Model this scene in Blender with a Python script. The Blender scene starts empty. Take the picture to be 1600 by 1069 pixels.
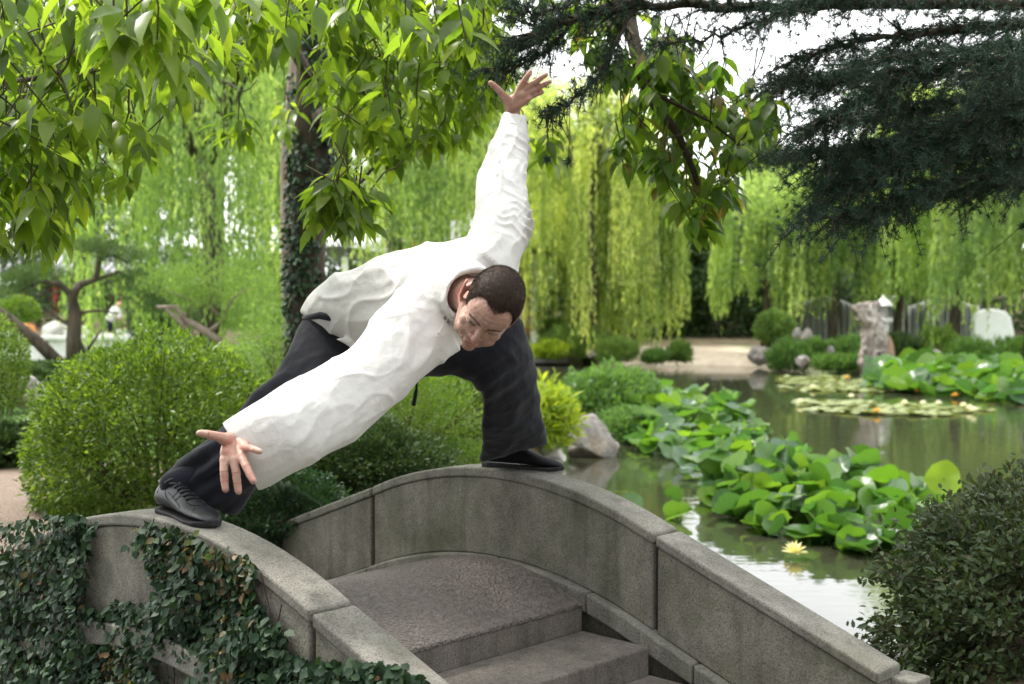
import bpy, bmesh, math, random
import numpy as np
from mathutils import Vector, Matrix, noise
from mathutils.bvhtree import BVHTree
random.seed(7); rng = np.random.default_rng(7)
S = bpy.context.scene
COL = S.collection
PI = math.pi
# ------------------------------------------------------------------ camera, light, exposure
F = 2000.0                      # focal length in photograph pixels (1600 wide)
CZ = 1.75                       # eye height over the pond
PITCH = math.atan((534.5 - 450) / F)
cam = bpy.data.cameras.new('camera'); camo = bpy.data.objects.new('camera', cam); COL.objects.link(camo)
cam.sensor_width = 36; cam.lens = 36 * F / 1600; cam.clip_end = 600; cam.clip_start = 0.05
camo.location = (0, 0, CZ); camo.rotation_euler = (PI / 2 - PITCH, 0, 0)
cam.dof.use_dof = True; cam.dof.focus_distance = 3.75; cam.dof.aperture_fstop = 3.6
S.camera = camo
SUN = Vector((-0.50, 0.30, 0.85)).normalized()
W = bpy.data.worlds.new('World'); S.world = W; W.use_nodes = True
nt = W.node_tree; bg = nt.nodes['Background']
sky = nt.nodes.new('ShaderNodeTexSky'); sky.sky_type = 'NISHITA'; sky.sun_disc = False
sky.sun_elevation = math.asin(SUN.z); sky.sun_rotation = math.atan2(SUN.x, SUN.y)
sky.air_density = 1.0; sky.dust_density = 4.0; sky.ozone_density = 1.0
cn = nt.nodes.new('ShaderNodeTexNoise'); cn.inputs['Scale'].default_value = 2.2; cn.inputs['Detail'].default_value = 6
cm = nt.nodes.new('ShaderNodeMapRange'); cm.inputs[1].default_value = .3; cm.inputs[2].default_value = .75; cm.inputs[3].default_value = .72; cm.inputs[4].default_value = .95
cx_ = nt.nodes.new('ShaderNodeMix'); cx_.data_type = 'RGBA'; cx_.inputs['B'].default_value = (12.5, 12.6, 12.6, 1)
nt.links.new(cn.outputs[0], cm.inputs[0]); nt.links.new(cm.outputs[0], cx_.inputs['Factor']); nt.links.new(sky.outputs[0], cx_.inputs['A'])
nt.links.new(cx_.outputs['Result'], bg.inputs[0]); bg.inputs[1].default_value = 0.15
sl = bpy.data.lights.new('sun', 'SUN'); sl.energy = 3.0; sl.angle = math.radians(5); sl.color = (1, .95, .88)
so = bpy.data.objects.new('sun', sl); COL.objects.link(so); so.rotation_euler = (-SUN).to_track_quat('-Z', 'Y').to_euler()
so.location = (-6, -3, 12)
S.view_settings.view_transform = 'Standard'; S.view_settings.look = 'None'
S.view_settings.gamma = 1; S.view_settings.use_curve_mapping = False
S.view_settings.exposure = 0.85

# ------------------------------------------------------------------ helpers
cp, sp = math.cos(PITCH), math.sin(PITCH)
def ray(px, py):
    x = (px - 800) / F; y = -(py - 534.5) / F
    return Vector((x, cp + y * sp, y * cp - sp))
def P(px, py, d):                # point seen at that pixel of the photograph, d metres ahead
    r = ray(px, py); return Vector((0, 0, CZ)) + r * (d / r.y)
def PZ(px, py, z=0.0):           # ... lying at height z
    r = ray(px, py); return Vector((0, 0, CZ)) + r * ((z - CZ) / r.z)
def tag(o, label=None, cat=None, group=None, kind=None):
    if label: o['label'] = label
    if cat: o['category'] = cat
    if group: o['group'] = group
    if kind: o['kind'] = kind
    return o
def empty(name, loc, label, cat, group=None, rz=0):
    o = bpy.data.objects.new(name, None); COL.objects.link(o); o.location = loc; o.rotation_euler = (0, 0, rz)
    o.empty_display_size = .2
    return tag(o, label, cat, group)
def link(name, me, mat=None, parent=None, keep=True):
    o = bpy.data.objects.new(name, me); COL.objects.link(o)
    if mat is not None and not me.materials: me.materials.append(mat)
    if parent is not None:
        o.parent = parent
        if keep:                                 # geometry was made in world space
            o.matrix_parent_inverse = parent_matrix(parent).inverted()
    return o
def parent_matrix(p):
    m = Matrix.LocRotScale(p.location, p.rotation_euler, p.scale)
    if p.parent: m = parent_matrix(p.parent) @ p.matrix_parent_inverse @ m
    return m
class MB:
    def __init__(s): s.v = []; s.f = []
    def add(s, vs, fs):
        n = len(s.v); s.v += [tuple(v) for v in vs]; s.f += [tuple(i + n for i in f) for f in fs]; return s
    def box(s, c, h, M=None):
        vs = [Vector((x, y, z)) for x in (-h[0], h[0]) for y in (-h[1], h[1]) for z in (-h[2], h[2])]
        if M is not None: vs = [M @ v for v in vs]
        vs = [v + Vector(c) for v in vs]
        return s.add(vs, [(0, 1, 3, 2), (4, 6, 7, 5), (0, 4, 5, 1), (2, 3, 7, 6), (0, 2, 6, 4), (1, 5, 7, 3)])
    def loft(s, rings, cap=True):
        n = len(rings[0]); vs = []; fs = []
        for r in rings: vs += list(r)
        for i in range(len(rings) - 1):
            for j in range(n):
                k = (j + 1) % n; fs.append((i * n + j, i * n + k, (i + 1) * n + k, (i + 1) * n + j))
        if cap:
            fs.append(tuple(reversed(range(n)))); m = (len(rings) - 1) * n; fs.append(tuple(m + j for j in range(n)))
        return s.add(vs, fs)
    def tube(s, pts, rad, seg=6):
        pts = [Vector(p) for p in pts]
        if not hasattr(rad, '__len__'): rad = [rad] * len(pts)
        rings = []; up = Vector((.13, .21, .97))
        for i, p in enumerate(pts):
            t = (pts[min(i + 1, len(pts) - 1)] - pts[max(i - 1, 0)]).normalized()
            a = t.cross(up)
            if a.length < .15: a = t.cross(Vector((1, 0, .1)))
            a.normalize(); b = t.cross(a).normalized()
            rings.append([p + (a * math.cos(q) + b * math.sin(q)) * rad[i] for q in [2 * PI * k / seg for k in range(seg)]])
        return s.loft(rings)
    def ball(s, c, r, M=None, nu=14, nv=9):
        if not hasattr(r, '__len__'): r = (r, r, r)
        rings = []
        for i in range(nv + 1):
            th = PI * (i + .02) / (nv + .04); ring = []
            for j in range(nu):
                a = 2 * PI * j / nu
                v = Vector((math.sin(th) * math.cos(a) * r[0], math.sin(th) * math.sin(a) * r[1], -math.cos(th) * r[2]))
                if M is not None: v = M @ v
                ring.append(v + Vector(c))
            rings.append(ring)
        return s.loft(rings)
    def capsule(s, p0, r0, p1, r1, seg=12):
        p0 = Vector(p0); p1 = Vector(p1); t = (p1 - p0).normalized()
        pts = []; rad = []
        for a in (80, 55, 28): q = math.radians(a); pts.append(p0 - t * r0 * math.sin(q)); rad.append(r0 * math.cos(q))
        pts += [p0, p1]; rad += [r0, r1]
        for a in (28, 55, 80): q = math.radians(a); pts.append(p1 + t * r1 * math.sin(q)); rad.append(r1 * math.cos(q))
        return s.tube(pts, rad, seg)
    def mesh(s, name):
        me = bpy.data.meshes.new(name); me.from_pydata(s.v, [], s.f); me.update(); return me
    def build(s, name, mat, parent=None, smooth=False, bevel=0, sub=0):
        me = s.mesh(name)
        bm = bmesh.new(); bm.from_mesh(me); bmesh.ops.recalc_face_normals(bm, faces=bm.faces[:]); bm.to_mesh(me); bm.free()
        if smooth: me.polygons.foreach_set('use_smooth', [True] * len(me.polygons))
        o = link(name, me, mat, parent)
        if bevel:
            m = o.modifiers.new('bevel', 'BEVEL'); m.width = bevel; m.segments = 2; m.limit_method = 'ANGLE'
        if sub:
            m = o.modifiers.new('sub', 'SUBSURF'); m.levels = sub; m.render_levels = sub
        return o
def remesh(mb, voxel, smooth=4, factor=.5):
    me = mb.mesh('tmp'); bm = bmesh.new(); bm.from_mesh(me)
    bmesh.ops.recalc_face_normals(bm, faces=bm.faces[:]); bm.to_mesh(me); bm.free()
    o = bpy.data.objects.new('tmp', me); COL.objects.link(o)
    m = o.modifiers.new('r', 'REMESH'); m.mode = 'VOXEL'; m.voxel_size = voxel
    if smooth:
        m = o.modifiers.new('s', 'SMOOTH'); m.factor = factor; m.iterations = smooth
    bpy.context.view_layer.update()
    dg = bpy.context.evaluated_depsgraph_get()
    out = bpy.data.meshes.new_from_object(o.evaluated_get(dg))
    bpy.data.objects.remove(o); bpy.data.meshes.remove(me)
    return out
def get_co(me):
    a = np.empty(len(me.vertices) * 3, np.float32); me.vertices.foreach_get('co', a); return a.reshape(-1, 3).astype(np.float64)
def get_no(me):
    a = np.empty(len(me.vertices) * 3, np.float32); me.vertex_normals.foreach_get('vector', a); return a.reshape(-1, 3).astype(np.float64)
def set_co(me, a):
    me.vertices.foreach_set('co', a.astype(np.float32).ravel()); me.update()
def shade(me): me.polygons.foreach_set('use_smooth', [True] * len(me.polygons))
# quick value noise (numpy)
_perm = rng.random((64, 64, 64))
def vnoise(p):
    p = np.asarray(p); i = np.floor(p).astype(int); f = p - i; f = f * f * (3 - 2 * f); r = 0
    for dx in (0, 1):
        for dy in (0, 1):
            for dz in (0, 1):
                w = (f[:, 0] if dx else 1 - f[:, 0]) * (f[:, 1] if dy else 1 - f[:, 1]) * (f[:, 2] if dz else 1 - f[:, 2])
                r = r + w * _perm[(i[:, 0] + dx) % 64, (i[:, 1] + dy) % 64, (i[:, 2] + dz) % 64]
    return r * 2 - 1
def smooth01(x): x = np.clip(x, 0, 1); return x * x * (3 - 2 * x)
def inpoly(x, y, poly):
    c = False; j = len(poly) - 1
    for i in range(len(poly)):
        xi, yi = poly[i]; xj, yj = poly[j]
        if (yi > y) != (yj > y) and x < (xj - xi) * (y - yi) / (yj - yi) + xi: c = not c
        j = i
    return c

# ------------------------------------------------------------------ materials
MAT = {}
def nodes(name):
    m = bpy.data.materials.new(name); m.use_nodes = True; MAT[name] = m
    return m, m.node_tree, m.node_tree.nodes, m.node_tree.links, m.node_tree.nodes['Principled BSDF']
def N(nt, t, **k):
    n = nt.nodes.new(t)
    for a, b in k.items():
        if a in n.inputs: n.inputs[a].default_value = b
        else: setattr(n, a, b)
    return n
def ramp(nt, fac, stops):
    r = nt.nodes.new('ShaderNodeValToRGB'); e = r.color_ramp.elements
    while len(e) < len(stops): e.new(.5)
    for i, (p, c) in enumerate(stops): e[i].position = p; e[i].color = (*c, 1)
    nt.links.new(fac, r.inputs[0]); return r.outputs[0]
def leafmat(name, cols, trans=.4, rough=.5, tc=1.6, spec=.35):
    m, t, n, l, b = nodes(name)
    at = N(t, 'ShaderNodeAttribute'); at.attribute_name = 'tint'
    oi = N(t, 'ShaderNodeObjectInfo')
    ad = N(t, 'ShaderNodeMath', operation='ADD'); l.new(at.outputs['Fac'], ad.inputs[0]); l.new(oi.outputs['Random'], ad.inputs[1])
    fr = N(t, 'ShaderNodeMath', operation='FRACT'); l.new(ad.outputs[0], fr.inputs[0])
    c = ramp(t, fr.outputs[0], [(i / (len(cols) - 1), q) for i, q in enumerate(cols)])
    l.new(c, b.inputs['Base Color']); b.inputs['Roughness'].default_value = rough; b.inputs['Specular IOR Level'].default_value = spec
    tr = N(t, 'ShaderNodeBsdfTranslucent'); g = N(t, 'ShaderNodeMix', data_type='RGBA', blend_type='MULTIPLY')
    g.inputs['Factor'].default_value = 1; l.new(c, g.inputs['A']); g.inputs['B'].default_value = (tc * 1.15, tc * 1.1, tc * .5, 1)
    l.new(g.outputs['Result'], tr.inputs['Color'])
    mx = N(t, 'ShaderNodeMixShader'); mx.inputs[0].default_value = trans
    l.new(b.outputs[0], mx.inputs[1]); l.new(tr.outputs[0], mx.inputs[2]); l.new(mx.outputs[0], n['Material Output'].inputs[0])
    return m
leafmat('broad_leaf', [(0.067, 0.114, 0.019), (0.143, 0.228, 0.028), (0.095, 0.162, 0.021), (0.048, 0.085, 0.019), (0.2, 0.275, 0.033), (0.076, 0.142, 0.019)], .5, .36, 2.6)
leafmat('spray_leaf', [(.05, .10, .02), (.07, .14, .02), (.10, .17, .02), (.06, .12, .02), (.12, .18, .025), (.055, .12, .02), (.17, .13, .045)], .5, .4, 2.4)
leafmat('cedar_needle', [(0.019, 0.053, 0.038), (0.033, 0.078, 0.056), (0.025, 0.061, 0.04), (0.044, 0.088, 0.056)], .1, .6, 1.2)
leafmat('willow_leaf', [(0.075, 0.138, 0.056), (0.15, 0.237, 0.081), (0.213, 0.312, 0.106), (0.3, 0.4, 0.15), (0.375, 0.463, 0.2)], .5, .6, 2.2)
leafmat('willow_leaf_yellow', [(0.125, 0.188, 0.062), (0.237, 0.312, 0.088), (0.325, 0.4, 0.125), (0.4, 0.45, 0.163), (0.45, 0.5, 0.213)], .5, .6, 2.2)
leafmat('willow_leaf_deep', [(0.056, 0.106, 0.044), (0.1, 0.175, 0.062), (0.15, 0.237, 0.088), (0.213, 0.3, 0.112), (0.3, 0.388, 0.163)], .5, .6, 2.0)
leafmat('bush_leaf', [(0.054, 0.1, 0.019), (0.075, 0.142, 0.021), (0.101, 0.173, 0.026), (0.138, 0.226, 0.032), (0.18, 0.268, 0.042)], .35, .42, 2.0)
leafmat('hedge_leaf', [(.04, .1, .018), (.08, .16, .02), (.12, .2, .03), (.1, .12, .03)], .35, .45, 2.0)
leafmat('dark_leaf', [(0.027, 0.061, 0.022), (0.054, 0.101, 0.027), (0.041, 0.081, 0.03), (0.074, 0.121, 0.041)], .25, .55, 1.4)
leafmat('mid_leaf', [(0.076, 0.143, 0.043), (0.12, 0.209, 0.054), (0.164, 0.253, 0.065), (0.098, 0.165, 0.043)], .4, .55, 1.9)
leafmat('pine_leaf', [(.06, .11, .04), (.09, .15, .05), (.05, .09, .03)], .3, .6, 1.5)
leafmat('yellow_leaf', [(.2, .3, .03), (.32, .38, .04), (.14, .24, .03), (.26, .32, .03)], .45, .5, 1.8)
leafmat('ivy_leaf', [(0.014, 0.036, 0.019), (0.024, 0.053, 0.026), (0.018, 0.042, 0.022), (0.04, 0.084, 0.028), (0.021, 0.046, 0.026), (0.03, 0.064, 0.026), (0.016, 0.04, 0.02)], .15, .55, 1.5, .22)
leafmat('ivy_young', [(.1, .15, .04), (.13, .1, .04), (.2, .09, .04), (.08, .14, .05)], .3, .5, 1.6)
leafmat('fern_leaf', [(0.024, 0.064, 0.028), (0.04, 0.088, 0.036), (0.02, 0.052, 0.024)], .25, .5, 1.5)
leafmat('shrub_leaf', [(0.034, 0.064, 0.024), (0.051, 0.085, 0.03), (0.043, 0.072, 0.03), (0.076, 0.111, 0.034), (0.06, 0.06, 0.03)], .25, .5, 1.5)
leafmat('reed_leaf', [(0.075, 0.153, 0.044), (0.108, 0.208, 0.055), (0.086, 0.175, 0.055)], .4, .5, 1.7)
leafmat('grass_blade', [(.06, .12, .035), (.09, .16, .05), (.05, .1, .035)], .3, .6, 1.5)
leafmat('petal_cream', [(.8, .76, .4), (.85, .82, .55)], .3, .5, 1.0)
leafmat('petal_white', [(.8, .78, .7), (.85, .84, .78)], .3, .5, 1.0)
leafmat('petal_orange', [(.75, .42, .08), (.8, .5, .12)], .3, .5, 1.0)
leafmat('seed_red', [(.1, .04, .04), (.06, .03, .03)], .1, .6, 1.0)
# lotus leaves with radial veins
def lotus(name, cols, rough):
    m = leafmat(name, cols, .38, rough, 2.2, .45); t = m.node_tree; b = t.nodes['Principled BSDF']; l = t.links
    tc = N(t, 'ShaderNodeTexCoord'); sx = N(t, 'ShaderNodeSeparateXYZ'); l.new(tc.outputs['Object'], sx.inputs[0])
    at = N(t, 'ShaderNodeMath', operation='ARCTAN2'); l.new(sx.outputs[1], at.inputs[0]); l.new(sx.outputs[0], at.inputs[1])
    mu = N(t, 'ShaderNodeMath', operation='MULTIPLY'); mu.inputs[1].default_value = 9; l.new(at.outputs[0], mu.inputs[0])
    si = N(t, 'ShaderNodeMath', operation='SINE'); l.new(mu.outputs[0], si.inputs[0])
    ab = N(t, 'ShaderNodeMath', operation='ABSOLUTE'); l.new(si.outputs[0], ab.inputs[0])
    cr = ramp(t, ab.outputs[0], [(0, (1, 1, 1)), (.16, (0, 0, 0))])
    old = b.inputs['Base Color'].links[0].from_socket
    mx = N(t, 'ShaderNodeMix', data_type='RGBA'); l.new(cr, mx.inputs['Factor']); l.new(old, mx.inputs['A']); mx.inputs['B'].default_value = (.17, .27, .07, 1)
    l.new(mx.outputs['Result'], b.inputs['Base Color'])
    bp = N(t, 'ShaderNodeBump'); bp.inputs['Strength'].default_value = .35; bp.inputs['Distance'].default_value = .006
    l.new(cr, bp.inputs['Height']); l.new(bp.outputs[0], b.inputs['Normal'])
    return m
lotus('lotus_leaf', [(.04, .11, .018), (.08, .18, .02), (.03, .08, .025), (.12, .22, .02), (.05, .13, .04), (.025, .065, .025)], .3)
lotus('lotus_leaf_blue', [(.06, .12, .07), (.09, .16, .09)], .35)

def mat_rough(name, stops, scale=8, detail=6, rough=.8, bump=.3, bscale=60, bdist=.004, spec=.3, dist=.2, stretch=(1, 1, 1), blotch=None, kind='noise'):
    m, t, n, l, b = nodes(name)
    tc = N(t, 'ShaderNodeTexCoord'); mp = N(t, 'ShaderNodeMapping'); mp.inputs['Scale'].default_value = stretch; l.new(tc.outputs['Object'], mp.inputs[0])
    nz = N(t, 'ShaderNodeTexNoise'); nz.inputs['Scale'].default_value = scale; nz.inputs['Detail'].default_value = detail; nz.inputs['Distortion'].default_value = dist
    l.new(mp.outputs[0], nz.inputs[0])
    c = ramp(t, nz.outputs['Fac'], stops)
    if blotch:
        nb = N(t, 'ShaderNodeTexNoise'); nb.inputs['Scale'].default_value = blotch[0]; nb.inputs['Detail'].default_value = 5; l.new(mp.outputs[0], nb.inputs[0])
        fr = ramp(t, nb.outputs['Fac'], [(blotch[2], (0, 0, 0)), (blotch[3], (1, 1, 1))])
        mx = N(t, 'ShaderNodeMix', data_type='RGBA'); l.new(fr, mx.inputs['Factor']); l.new(c, mx.inputs['A']); mx.inputs['B'].default_value = (*blotch[1], 1); c = mx.outputs['Result']
    l.new(c, b.inputs['Base Color']); b.inputs['Roughness'].default_value = rough; b.inputs['Specular IOR Level'].default_value = spec
    if kind == 'voronoi':
        v = N(t, 'ShaderNodeTexVoronoi'); v.inputs['Scale'].default_value = bscale; hs = v.outputs['Distance']
    else:
        v = N(t, 'ShaderNodeTexNoise'); v.inputs['Scale'].default_value = bscale; v.inputs['Detail'].default_value = 4; hs = v.outputs['Fac']
    l.new(mp.outputs[0], v.inputs[0])
    bp = N(t, 'ShaderNodeBump'); bp.inputs['Strength'].default_value = bump; bp.inputs['Distance'].default_value = bdist
    l.new(hs, bp.inputs['Height']); l.new(bp.outputs[0], b.inputs['Normal'])
    return m
# bridge concrete: speckle, rain streaks, moss
def concrete(name, lo, hi, moss, mossamt):
    m, t, n, l, b = nodes(name); tc = N(t, 'ShaderNodeTexCoord'); g = N(t, 'ShaderNodeNewGeometry')
    def nz(sc, det, vec, rough=.6):
        q = N(t, 'ShaderNodeTexNoise'); q.inputs['Scale'].default_value = sc; q.inputs['Detail'].default_value = det; q.inputs['Roughness'].default_value = rough
        l.new(vec, q.inputs[0]); return q.outputs['Fac']
    def mix(f, a, bb, mode='MIX'):
        x = N(t, 'ShaderNodeMix', data_type='RGBA', blend_type=mode)
        if hasattr(f, 'links'): l.new(f, x.inputs['Factor'])
        else: x.inputs['Factor'].default_value = f
        for s_, v in (('A', a), ('B', bb)):
            if isinstance(v, tuple): x.inputs[s_].default_value = (*v, 1)
            else: l.new(v, x.inputs[s_])
        return x.outputs['Result']
    pos = g.outputs['Position']
    base = ramp(t, nz(3.5, 8, pos, .75), [(.36, lo), (.64, hi)])
    sp_ = ramp(t, nz(170, 3, pos, .7), [(.32, (.45, .44, .42)), (.5, (1, 1, 1)), (.68, (1.25, 1.24, 1.2))])
    c = mix(1.0, base, sp_, 'MULTIPLY')
    mp = N(t, 'ShaderNodeMapping'); mp.inputs['Scale'].default_value = (9, 9, .9); l.new(pos, mp.inputs[0])
    st = ramp(t, nz(1.3, 5, mp.outputs[0]), [(.4, (0, 0, 0)), (.75, (1, 1, 1))])
    c = mix(st, c, mix(1.0, c, (1.25, 1.25, 1.22), 'MULTIPLY'))
    ms = ramp(t, nz(2.2, 7, pos, .65), [(.5, (0, 0, 0)), (.75, (mossamt,) * 3)])
    c = mix(ms, c, moss)
    st2 = ramp(t, nz(1.9, 6, mp.outputs[0]), [(.5, (0, 0, 0)), (.8, (.55, .55, .55))])
    c = mix(st2, c, tuple(.35 * q for q in lo))
    l.new(c, b.inputs['Base Color']); b.inputs['Roughness'].default_value = .88; b.inputs['Specular IOR Level'].default_value = .25
    bp = N(t, 'ShaderNodeBump'); bp.inputs['Strength'].default_value = .55; bp.inputs['Distance'].default_value = .004
    l.new(nz(95, 5, pos), bp.inputs['Height']); l.new(bp.outputs[0], b.inputs['Normal'])
    return m
concrete('parapet_stone', (.125, .12, .10), (.25, .24, .205), (.10, .105, .055), .7)
concrete('coping_mat', (.14, .135, .118), (.245, .237, .21), (.12, .122, .07), .5)
concrete('deck_mat', (.11, .10, .09), (.19, .17, .152), (.12, .115, .07), .4)
m = mat_rough('hammered_deck', [(.3, (.085, .073, .065)), (.7, (.19, .165, .148))], 60, 5, .75, 1.0, 95, .010, .35, .6, (1, 1.0, 1), blotch=(1.2, (.2, .18, .16), .5, .8), kind='voronoi')
mat_rough('joint_dark', [(.3, (.035, .033, .028)), (.7, (.06, .055, .05))], 30, 4, .9, .3)
mat_rough('bark', [(.3, (.035, .028, .02)), (.7, (.10, .08, .06))], 14, 6, .9, .8, 40, .01, .2, .5, (1, 1, .25))
mat_rough('bark_grey', [(.3, (.08, .07, .06)), (.7, (.19, .16, .14))], 14, 6, .9, .6, 40, .01, .2, .5, (1, 1, .25))
mat_rough('bark_pale', [(.3, (.16, .12, .09)), (.7, (.30, .24, .2))], 14, 6, .9, .6, 40, .01, .2, .5, (1, 1, .25))
mat_rough('twig', [(.3, (.05, .045, .025)), (.7, (.10, .085, .045))], 30, 3, .8, .2)
mat_rough('green_stem', [(.3, (.06, .10, .03)), (.7, (.10, .16, .04))], 20, 3, .6, .1)
mat_rough('rock', [(.25, (.11, .10, .09)), (.5, (.25, .235, .215)), (.75, (.42, .40, .37))], 5, 8, .85, .8, 22, .03, .25, 1.2, blotch=(2.5, (.2, .15, .1), .52, .7))
mat_rough('rock_streak', [(.25, (.12, .095, .08)), (.5, (.29, .25, .22)), (.7, (.52, .48, .45))], 3.5, 8, .85, .9, 9, .08, .25, 1.6, (1, 1, .5), blotch=(2.2, (.10, .08, .07), .5, .6))
mat_rough('rock_pale', [(.3, (.4, .38, .35)), (.7, (.68, .66, .62))], 4, 8, .85, .7, 16, .03, .25, 1, blotch=(2.0, (.25, .22, .2), .55, .75))
mat_rough('rock_rust', [(.3, (.18, .12, .08)), (.7, (.36, .24, .16))], 4, 8, .85, .7, 16, .03, .25, 1)
mat_rough('white_stone', [(.3, (.5, .5, .48)), (.7, (.7, .7, .67))], 4, 5, .8, .3, 40, .003)
mat_rough('grey_stone', [(.3, (.22, .21, .2)), (.7, (.36, .35, .33))], 4, 5, .8, .3, 40, .003)
mat_rough('wall_plaster', [(.3, (.34, .36, .37)), (.7, (.46, .48, .48))], 2, 5, .85, .1, 40, .003)
mat_rough('roof_tile_grey', [(.3, (.2, .2, .21)), (.7, (.33, .33, .34))], 6, 5, .7, .3, 40, .003)
mat_rough('red_lacquer', [(.3, (.3, .035, .018)), (.7, (.42, .06, .03))], 6, 3, .45, .05)
mat_rough('white_paint', [(.3, (.78, .78, .77)), (.7, (.85, .85, .84))], 6, 3, .5, .05)
mat_rough('drape_grey', [(.3, (.42, .42, .42)), (.7, (.62, .62, .61))], 3, 3, .9, .2)
mat_rough('window_dark', [(.3, (.03, .035, .04)), (.7, (.06, .065, .07))], 3, 3, .3, .05)
mat_rough('stain_moss', [(.3, (.08, .1, .04)), (.7, (.14, .16, .06))], 10, 4, .9, .4)

# ground: soil, lawn, path and sand by place
m, t, n, l, b = nodes('ground_mat')
g = N(t, 'ShaderNodeNewGeometry'); nz = N(t, 'ShaderNodeTexNoise'); nz.inputs['Scale'].default_value = 3; nz.inputs['Detail'].default_value = 8
l.new(g.outputs['Position'], nz.inputs[0])
n2 = N(t, 'ShaderNodeTexNoise'); n2.inputs['Scale'].default_value = 90; n2.inputs['Detail'].default_value = 4; l.new(g.outputs['Position'], n2.inputs[0])
soil = ramp(t, nz.outputs[0], [(.35, (.06, .05, .03)), (.65, (.12, .10, .06))])
lawn = ramp(t, nz.outputs[0], [(.35, (.06, .12, .03)), (.65, (.11, .19, .05))])
sand = ramp(t, nz.outputs[0], [(.35, (.5, .4, .3)), (.65, (.68, .58, .46))])
grav = ramp(t, n2.outputs[0], [(.35, (.12, .09, .07)), (.65, (.28, .22, .18))])
at = N(t, 'ShaderNodeAttribute'); at.attribute_name = 'cover'
sep = N(t, 'ShaderNodeSeparateColor'); l.new(at.outputs['Color'], sep.inputs[0])
cur = soil
for ch, c in ((0, lawn), (1, sand), (2, grav)):
    mx = N(t, 'ShaderNodeMix', data_type='RGBA'); l.new(sep.outputs[ch], mx.inputs['Factor']); l.new(cur, mx.inputs['A']); l.new(c, mx.inputs['B']); cur = mx.outputs['Result']
l.new(cur, b.inputs['Base Color']); b.inputs['Roughness'].default_value = .95; b.inputs['Specular IOR Level'].default_value = .1
bp = N(t, 'ShaderNodeBump'); bp.inputs['Strength'].default_value = .6; bp.inputs['Distance'].default_value = .01; l.new(n2.outputs[0], bp.inputs['Height']); l.new(bp.outputs[0], b.inputs['Normal'])
# water
m, t, n, l, b = nodes('water_mat')
b.inputs['Base Color'].default_value = (.032, .034, .02, 1); b.inputs['Roughness'].default_value = .035; b.inputs['IOR'].default_value = 1.33
b.inputs['Specular IOR Level'].default_value = .9
g = N(t, 'ShaderNodeNewGeometry'); mp = N(t, 'ShaderNodeMapping'); mp.inputs['Scale'].default_value = (1, 2.2, 1); l.new(g.outputs['Position'], mp.inputs[0])
a1 = N(t, 'ShaderNodeTexNoise'); a1.inputs['Scale'].default_value = 3.2; a1.inputs['Detail'].default_value = 3; l.new(mp.outputs[0], a1.inputs[0])
a2 = N(t, 'ShaderNodeTexNoise'); a2.inputs['Scale'].default_value = .35; a2.inputs['Detail'].default_value = 2; l.new(g.outputs['Position'], a2.inputs[0])
am = N(t, 'ShaderNodeMath', operation='MULTIPLY'); l.new(a1.outputs[0], am.inputs[0])
ar = N(t, 'ShaderNodeMapRange'); ar.inputs[1].default_value = .35; ar.inputs[2].default_value = .7; l.new(a2.outputs[0], ar.inputs[0]); l.new(ar.outputs[0], am.inputs[1])
bp = N(t, 'ShaderNodeBump'); bp.inputs['Strength'].default_value = .35; bp.inputs['Distance'].default_value = .018; l.new(am.outputs[0], bp.inputs['Height']); l.new(bp.outputs[0], b.inputs['Normal'])

def simple(name, col, rough=.6, spec=.3, bump=None, sheen=0, sss=0):
    m, t, n, l, b = nodes(name); b.inputs['Base Color'].default_value = (*col, 1); b.inputs['Roughness'].default_value = rough
    b.inputs['Specular IOR Level'].default_value = spec
    if sheen: b.inputs['Sheen Weight'].default_value = sheen
    if bump:
        tc = N(t, 'ShaderNodeTexCoord'); h = None
        for sc, amt in bump:
            q = N(t, 'ShaderNodeTexNoise'); q.inputs['Scale'].default_value = sc; q.inputs['Detail'].default_value = 4; l.new(tc.outputs['Object'], q.inputs[0])
            bp = N(t, 'ShaderNodeBump'); bp.inputs['Strength'].default_value = 1; bp.inputs['Distance'].default_value = amt
            l.new(q.outputs[0], bp.inputs['Height'])
            if h: l.new(h, bp.inputs['Normal'])
            h = bp.outputs[0]
        l.new(h, b.inputs['Normal'])
    return m
m = simple('linen', (.76, .755, .73), .85, .15, [(16, .004), (60, .0015), (300, .0008)], .1)
t = m.node_tree; l = t.links; b = t.nodes['Principled BSDF']
tr = N(t, 'ShaderNodeBsdfTranslucent'); tr.inputs['Color'].default_value = (.8, .77, .7, 1); mx = N(t, 'ShaderNodeMixShader'); mx.inputs[0].default_value = .12
l.new(b.outputs[0], mx.inputs[1]); l.new(tr.outputs[0], mx.inputs[2]); l.new(mx.outputs[0], t.nodes['Material Output'].inputs[0])
simple('black_cloth', (.010, .011, .017), .85, .2, [(18, .006), (200, .0008)], .15)
simple('black_leather', (.009, .010, .014), .42, .45, [(90, .0006), (350, .0003)])
simple('black_suede', (.010, .010, .013), .8, .2, [(200, .0006)])
simple('black_rubber', (.02, .02, .022), .6, .3)
simple('hair_mat', (.042, .026, .018), .55, .2)
simple('eye_white', (.30, .25, .22), .25, .4)
simple('eye_iris', (.06, .07, .06), .15, .6)
simple('eye_pupil', (.004, .004, .004), .1, .6)
simple('cloth_orange', (.55, .25, .08), .8, .2)
simple('cloth_blue', (.25, .45, .55), .8, .2)
simple('cloth_dark', (.02, .025, .045), .8, .2)
simple('cloth_white', (.75, .74, .72), .8, .2)
simple('skin_far', (.45, .25, .18), .6, .3)
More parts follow.
